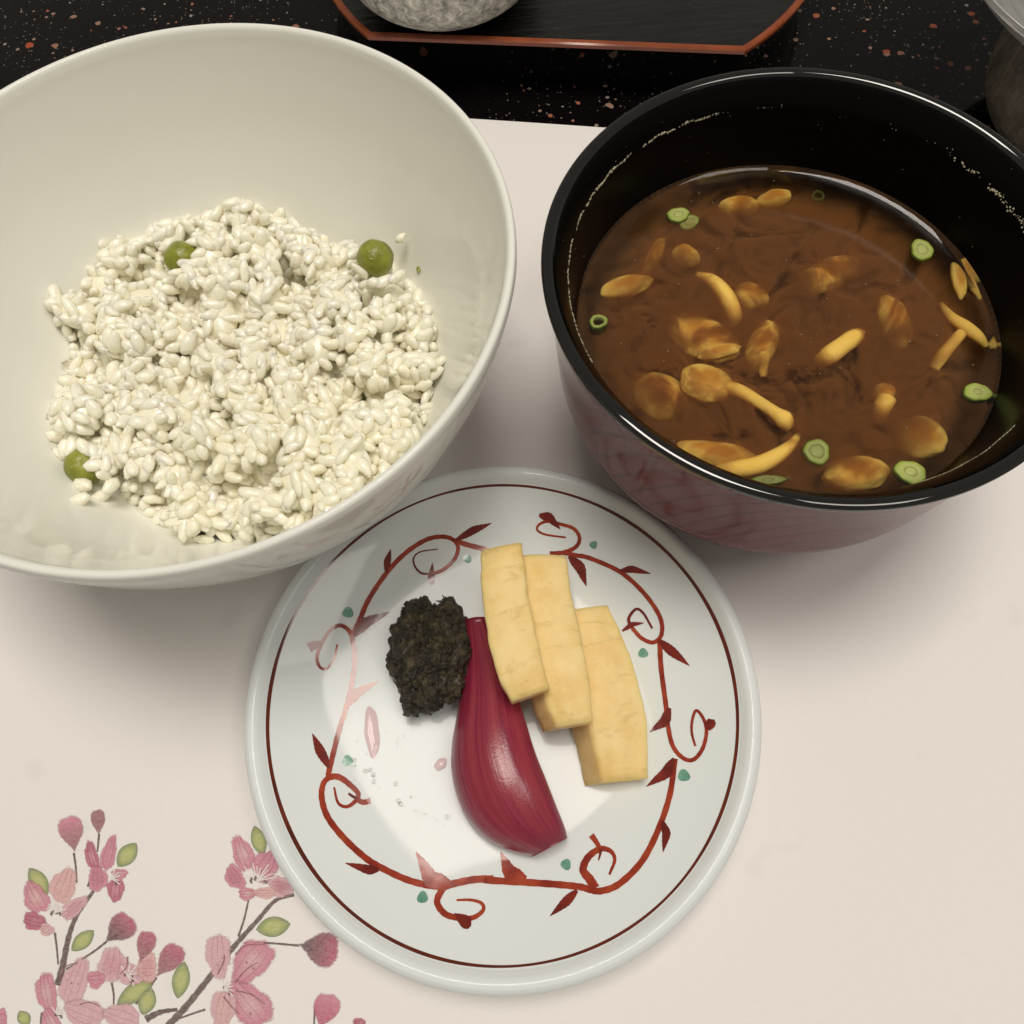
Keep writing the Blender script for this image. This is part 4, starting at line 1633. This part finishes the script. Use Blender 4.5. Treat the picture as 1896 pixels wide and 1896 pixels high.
add_tube(m_, [(1335, 715, 1.6), (1370, 725, 0.7), (1405, 745, 0.5), (1435, 765, 0.5), (1452, 778, 0.7), (1462, 792, 2.0)], [1.6, 1.5, 1.3, 1.4, 1.9, 1.0])
m_ = M_('flat pale yellow mushroom piece at the front edge of the soup', 1335, 833)
add_cap(m_, (1262, 826), (1392, 846), 44, 0.0, 1.8, 7)
m_ = M_('curved yellow mushroom stem at the front edge, under the flat pale piece', 1400, 858)
add_tube(m_, [(1325, 868, 2.0), (1360, 868, 0.8), (1400, 862, 0.5), (1435, 846, 0.4), (1462, 826, 0.6), (1478, 806, 2.2)], [0.9, 1.7, 1.8, 1.6, 1.1, 0.6])
m_ = M_('largest blurred orange mushroom cap sunk at the upper right of the soup', 1540, 500)
add_cap(m_, (1488, 522), (1592, 480), 64, 1.2, 3.0, 9)
m_ = M_('bright amber mushroom cap with a bubble, right of the soup centre', 1660, 585)
add_cap(m_, (1645, 545), (1676, 632), 56, 0.6, 2.8, 10)
m_ = M_('short bright yellow stub of mushroom stem at the soup centre right', 1555, 645)
add_tube(m_, [(1512, 672, 3.0), (1535, 658, 0.9), (1560, 640, 0.4), (1582, 624, 0.8), (1594, 616, 2.0)], [1.4, 2.0, 1.9, 1.8, 1.0])
m_ = M_('side view mushroom with thin cap and stem by the right wall of the bowl', 1775, 620)
add_tube(m_, [(1742, 562, 2.4), (1762, 588, 1.0), (1788, 606, 0.8), (1812, 625, 0.9), (1826, 642, 2.0)], [0.5, 1.1, 1.4, 1.2, 0.6], name='cap')
add_tube(m_, [(1782, 615, 1.4), (1760, 640, 1.1), (1742, 662, 1.3), (1728, 684, 2.6)], [1.1, 1.2, 1.3, 1.0])
m_ = M_('upright pale yellow mushroom button right of the dark soup swirl', 1637, 745)
add_cap(m_, (1622, 718), (1655, 735), 44, 0.0, 2.6, 13)
add_tube(m_, [(1640, 738, 1.2), (1632, 760, 1.4), (1626, 785, 2.8)], [2.0, 1.6, 1.0])
for lab, a, b, wd, dep, hh in (('faint orange mushroom cap sunk near the lower right wall of the bowl', (1660, 790), (1750, 815), 78, 1.7, 3.0), ('deep orange mushroom cap at the front right between two scallion rings', (1535, 876), (1642, 868), 62, 1.1, 3.0),
                               ('dim slender mushroom sunk near the upper left wall', (1228, 440), (1196, 498), 26, 1.3, 2.2), ('dim round mushroom cap beside the slender one at the upper left', (1250, 458), (1292, 480), 44, 1.5, 2.6),
                               ('big faint mushroom cap deep under the left front of the soup', (1188, 700), (1270, 760), 88, 2.1, 3.0), ('round orange mushroom cap at the back of the soup', (1338, 378), (1400, 376), 44, 1.3, 2.8),
                               ('wedge shaped mushroom piece at the back, right of the round cap', (1405, 372), (1462, 355), 36, 1.2, 2.4), ('thin translucent mushroom edge against the right back wall', (1772, 480), (1782, 545), 26, 0.4, 1.6)):
    m_ = M_(lab, (a[0] + b[0]) / 2, (a[1] + b[1]) / 2)
    add_cap(m_, a, b, wd, dep, hh, int(a[0]))


# ---- scallion rings
def scallion(px, py, rx, ry, ang, depth, hole, label, bright=1.0, thick=1.6, tilt=0.0):
    c = at(px, py, ZS - depth * 0.001)
    o = empty('scallion_ring', c)
    tag(o, label, 'scallion', 'chopped scallion rings in the soup')
    k = 1.10e-4
    a, b = rx * k, ry * k * 1.12
    NS = 36
    V, F, C = [], [], []
    outl = [(1.0, -thick, (0.12, 0.19, 0.02)), (1.0, -0.25, (0.15, 0.24, 0.025)), (0.93, 0.0, (0.27, 0.35, 0.05)), (0.78, 0.06, (0.38, 0.43, 0.10)), (hole + 0.12, 0.04, (0.47, 0.50, 0.17)), (hole, -0.04, (0.42, 0.46, 0.14)), (hole * 0.95, -thick, (0.26, 0.30, 0.06))]
    for f, z, cc in outl:
        for i in range(NS):
            t_ = 2 * math.pi * i / NS
            w_ = 1 + 0.07 * math.sin(2 * t_ + px) + 0.05 * math.sin(3 * t_ + py) + 0.025 * math.sin(7 * t_ + py)
            x, y = a * f * w_ * math.cos(t_), b * f * w_ * math.sin(t_)
            X, Y = x * math.cos(ang) - y * math.sin(ang), x * math.sin(ang) + y * math.cos(ang)
            V.append((X, Y, z * 0.001 + tilt * X))
            C.append((cc[0] * bright, cc[1] * bright, cc[2] * bright, 1))
    n_ = len(outl)
    for r_ in range(n_):
        r2 = (r_ + 1) % n_
        for i in range(NS):
            j = (i + 1) % NS
            F.append((r_ * NS + i, r_ * NS + j, r2 * NS + j, r2 * NS + i))
    mesh('outer_layer', V, F, MT['scallion'], o, col=C)
    if hole > 0.2:
        V, F, C = [], [], []
        for f, z in ((0.0, -0.02), (hole * 0.5, 0.0), (hole * 0.99, -0.06), (hole * 0.99, -thick)):
            for i in range(NS):
                t_ = 2 * math.pi * i / NS
                x, y = a * f * math.cos(t_), b * f * math.sin(t_)
                X, Y = x * math.cos(ang) - y * math.sin(ang), x * math.sin(ang) + y * math.cos(ang)
                V.append((X, Y, z * 0.001 + tilt * X))
                C.append((0.47 * bright, 0.50 * bright, 0.17 * bright, 1))
        for r_ in range(3):
            for i in range(NS):
                j = (i + 1) % NS
                F.append((r_ * NS + i, (r_ + 1) * NS + i, (r_ + 1) * NS + j, r_ * NS + j))
        if hole < 0.6:
            mesh('inner_layer', V, F, MT['scallion'], o, col=C)
    return o


scallion(1256, 396, 27, 18, 0.0, -0.25, 0.42, 'upper of two overlapping scallion rings at the back left of the soup', 0.9)
scallion(1276, 410, 25, 18, 0.4, 0.6, 0.5, 'lower scallion ring tucked under another at the back left', 0.8)
scallion(1515, 361, 14, 14, 0.0, 0.5, 0.82, 'faint dark thin scallion ring at the back of the soup', 0.35)
scallion(1708, 461, 26, 25, 0.0, -0.1, 0.5, 'pale scallion ring near the back right wall', 0.95)
scallion(1108, 594, 19, 17, 0.6, -0.5, 0.62, 'hollow scallion tube ring at the far left of the soup', 0.75, 3.0)
scallion(1811, 725, 27, 20, -0.15, -0.1, 0.3, 'bright green scallion ring at the right wall of the bowl', 1.1)
scallion(1513, 835, 28, 24, 0.0, 0.0, 0.55, 'olive scallion ring at the front centre of the soup', 0.72)
scallion(1687, 873, 30, 23, -0.1, -0.2, 0.4, 'bright scallion ring with a dark speck at the front right', 1.1)
scallion(1422, 888, 34, 10, 0.0, 0.3, 0.3, 'green scallion ring half hidden under the front bowl rim', 0.5)

# tiny bubbles on the broth
V, F = [], []
rs = random.Random(17)
for i in range(190):
    a, rr = rs.uniform(0, 2 * math.pi), 0.046 * math.sqrt(rs.random())
    s = rs.choice((0.00004, 0.00005, 0.00007, 0.0001, 0.00015))
    b0 = len(V)
    V += [(rr * math.cos(a) + v.x * s, rr * math.sin(a) + v.y * s, v.z * s + s * 0.3) for v in HV]
    F += [tuple(k + b0 for k in f) for f in HF]
o = mesh('broth_bubbles', V, F, MT['foam'], soup)
o['kind'] = 'stuff'

# ------------------------------------------------------------------ background tray, cup, brazier and pan
TZ = 0.020
A, B = at(680, 66, TZ), at(1380, 93, TZ)
ch = B - A
mid = (A + B) / 2
nrm = Vector((-ch.y, ch.x, 0)).normalized()
RT = 0.0965
cc = mid + nrm * math.sqrt(RT ** 2 - (ch.length / 2) ** 2)
a0 = math.atan2(A.y - cc.y, A.x - cc.x)
a1 = math.atan2(B.y - cc.y, B.x - cc.x)
# outline: straight front edge, the rest a circle
while a1 < a0:
    a1 += 2 * math.pi
NA = 90
ol = []
for i in range(NA + 1):
    an = a1 + (2 * math.pi - (a1 - a0)) * i / NA
    ol.append((RT * math.cos(an), RT * math.sin(an)))
for i in range(1, 14):
    f = i / 14
    p = A.lerp(B, f) - cc
    ol.append((p.x, p.y))


def inset(poly, d):
    n_ = len(poly)
    out = []
    for i in range(n_):
        ax, ay = poly[i - 1]
        bx, by = poly[i]
        cx_, cy_ = poly[(i + 1) % n_]
        n1 = Vector((-(by - ay), bx - ax)).normalized()
        n2 = Vector((-(cy_ - by), cx_ - bx)).normalized()
        m2 = (n1 + n2)
        m2 = m2 / max(0.25, m2.dot(n1))
        out.append((bx + m2.x * d, by + m2.y * d))
    return out


tray = empty('half_moon_tray', (cc.x, cc.y, 0))
tag(tray, 'black half moon tray with a rust red rim behind the bowls', 'tray')
i1, i2, i3 = inset(ol, 0.0006), inset(ol, 0.0021), inset(ol, 0.0026)
no = len(ol)
lays = [(ol, TZ - 0.0016), (ol, TZ - 0.0004), (i1, TZ), (i2, TZ), (i3, TZ - 0.0005), (i3, TZ - 0.0030)]
V, F = [], []
for P_, z in lays:
    V += [(x, y, z) for x, y in P_]
for r_ in range(len(lays) - 1):
    for i in range(no):
        j = (i + 1) % no
        F.append((r_ * no + i, r_ * no + j, (r_ + 1) * no + j, (r_ + 1) * no + i))
mesh('tray_rim', V, F, MT['trayrim'], tray, smooth=False)
s1, s2 = inset(ol, 0.0006), inset(ol, 0.006)
V = [(x, y, TZ - 0.0017) for x, y in s1] + [(x, y, 0.0) for x, y in s2]
F = [(i, no + i, no + (i + 1) % no, (i + 1) % no) for i in range(no)]
mesh('tray_side', V, F, MT['black'], tray, smooth=False)
V = [(x, y, TZ - 0.0028) for x, y in inset(ol, 0.0022)]
mesh('tray_panel', V, [tuple(range(no))], MT['tray'], tray, smooth=False)

# silver flecked cup on the tray
cp = at(815, -120, TZ + 0.016)
cup = empty('silver_cup', (cp.x, cp.y, TZ - 0.0028))
tag(cup, 'silver flecked round cup standing on the black tray', 'cup')
cr = (at(815, 45, TZ + 0.016) - cp).length * 0.8
prof = catmull([(cr * 0.55, 0.0), (cr * 0.72, 0.003), (cr * 0.92, 0.009), (cr, 0.018), (cr * 0.97, 0.030), (cr * 0.90, 0.040), (cr * 0.87, 0.0405), (cr * 0.84, 0.040), (cr * 0.88, 0.028), (cr * 0.85, 0.014), (cr * 0.5, 0.006), (0.0, 0.005)], 6)
V, F = lathe([(0.0, 0.0)] + prof, 128)
mesh('cup_body', V, F, MT['silver'], cup)

# clay brazier with an aluminium pan at the right edge
e = at(1828, 172, 0.022)
bz = Vector((e.x + 0.0405, e.y + 0.006, 0))
br = empty('clay_brazier', bz)
tag(br, 'rough brown stoneware brazier cut off by the right edge of the picture', 'brazier')
prof = catmull([(0.020, 0.0), (0.026, 0.003), (0.0325, 0.012), (0.0345, 0.022), (0.0330, 0.032), (0.029, 0.040), (0.0275, 0.0402), (0.026, 0.039), (0.028, 0.030), (0.026, 0.018), (0.0, 0.014)], 6)
V, F = lathe([(0.0, 0.0)] + prof, 128)
mesh('brazier_body', V, F, MT['clay'], br)
pa = empty('aluminium_pan', (bz.x, bz.y, 0.0404))
tag(pa, 'small silver metal pan resting on the brown brazier at the top right corner', 'pan')
prof = catmull([(0.0, 0.0), (0.022, 0.0003), (0.040, 0.003), (0.055, 0.010), (0.0648, 0.019), (0.0662, 0.0192), (0.0662, 0.0202), (0.0645, 0.0202), (0.054, 0.0113), (0.033, 0.0052), (0.02, 0.0015), (0.0, 0.0012)], 6)
V, F = lathe(prof, 128)
mesh('pan_body', V, F, MT['pan'], pa)
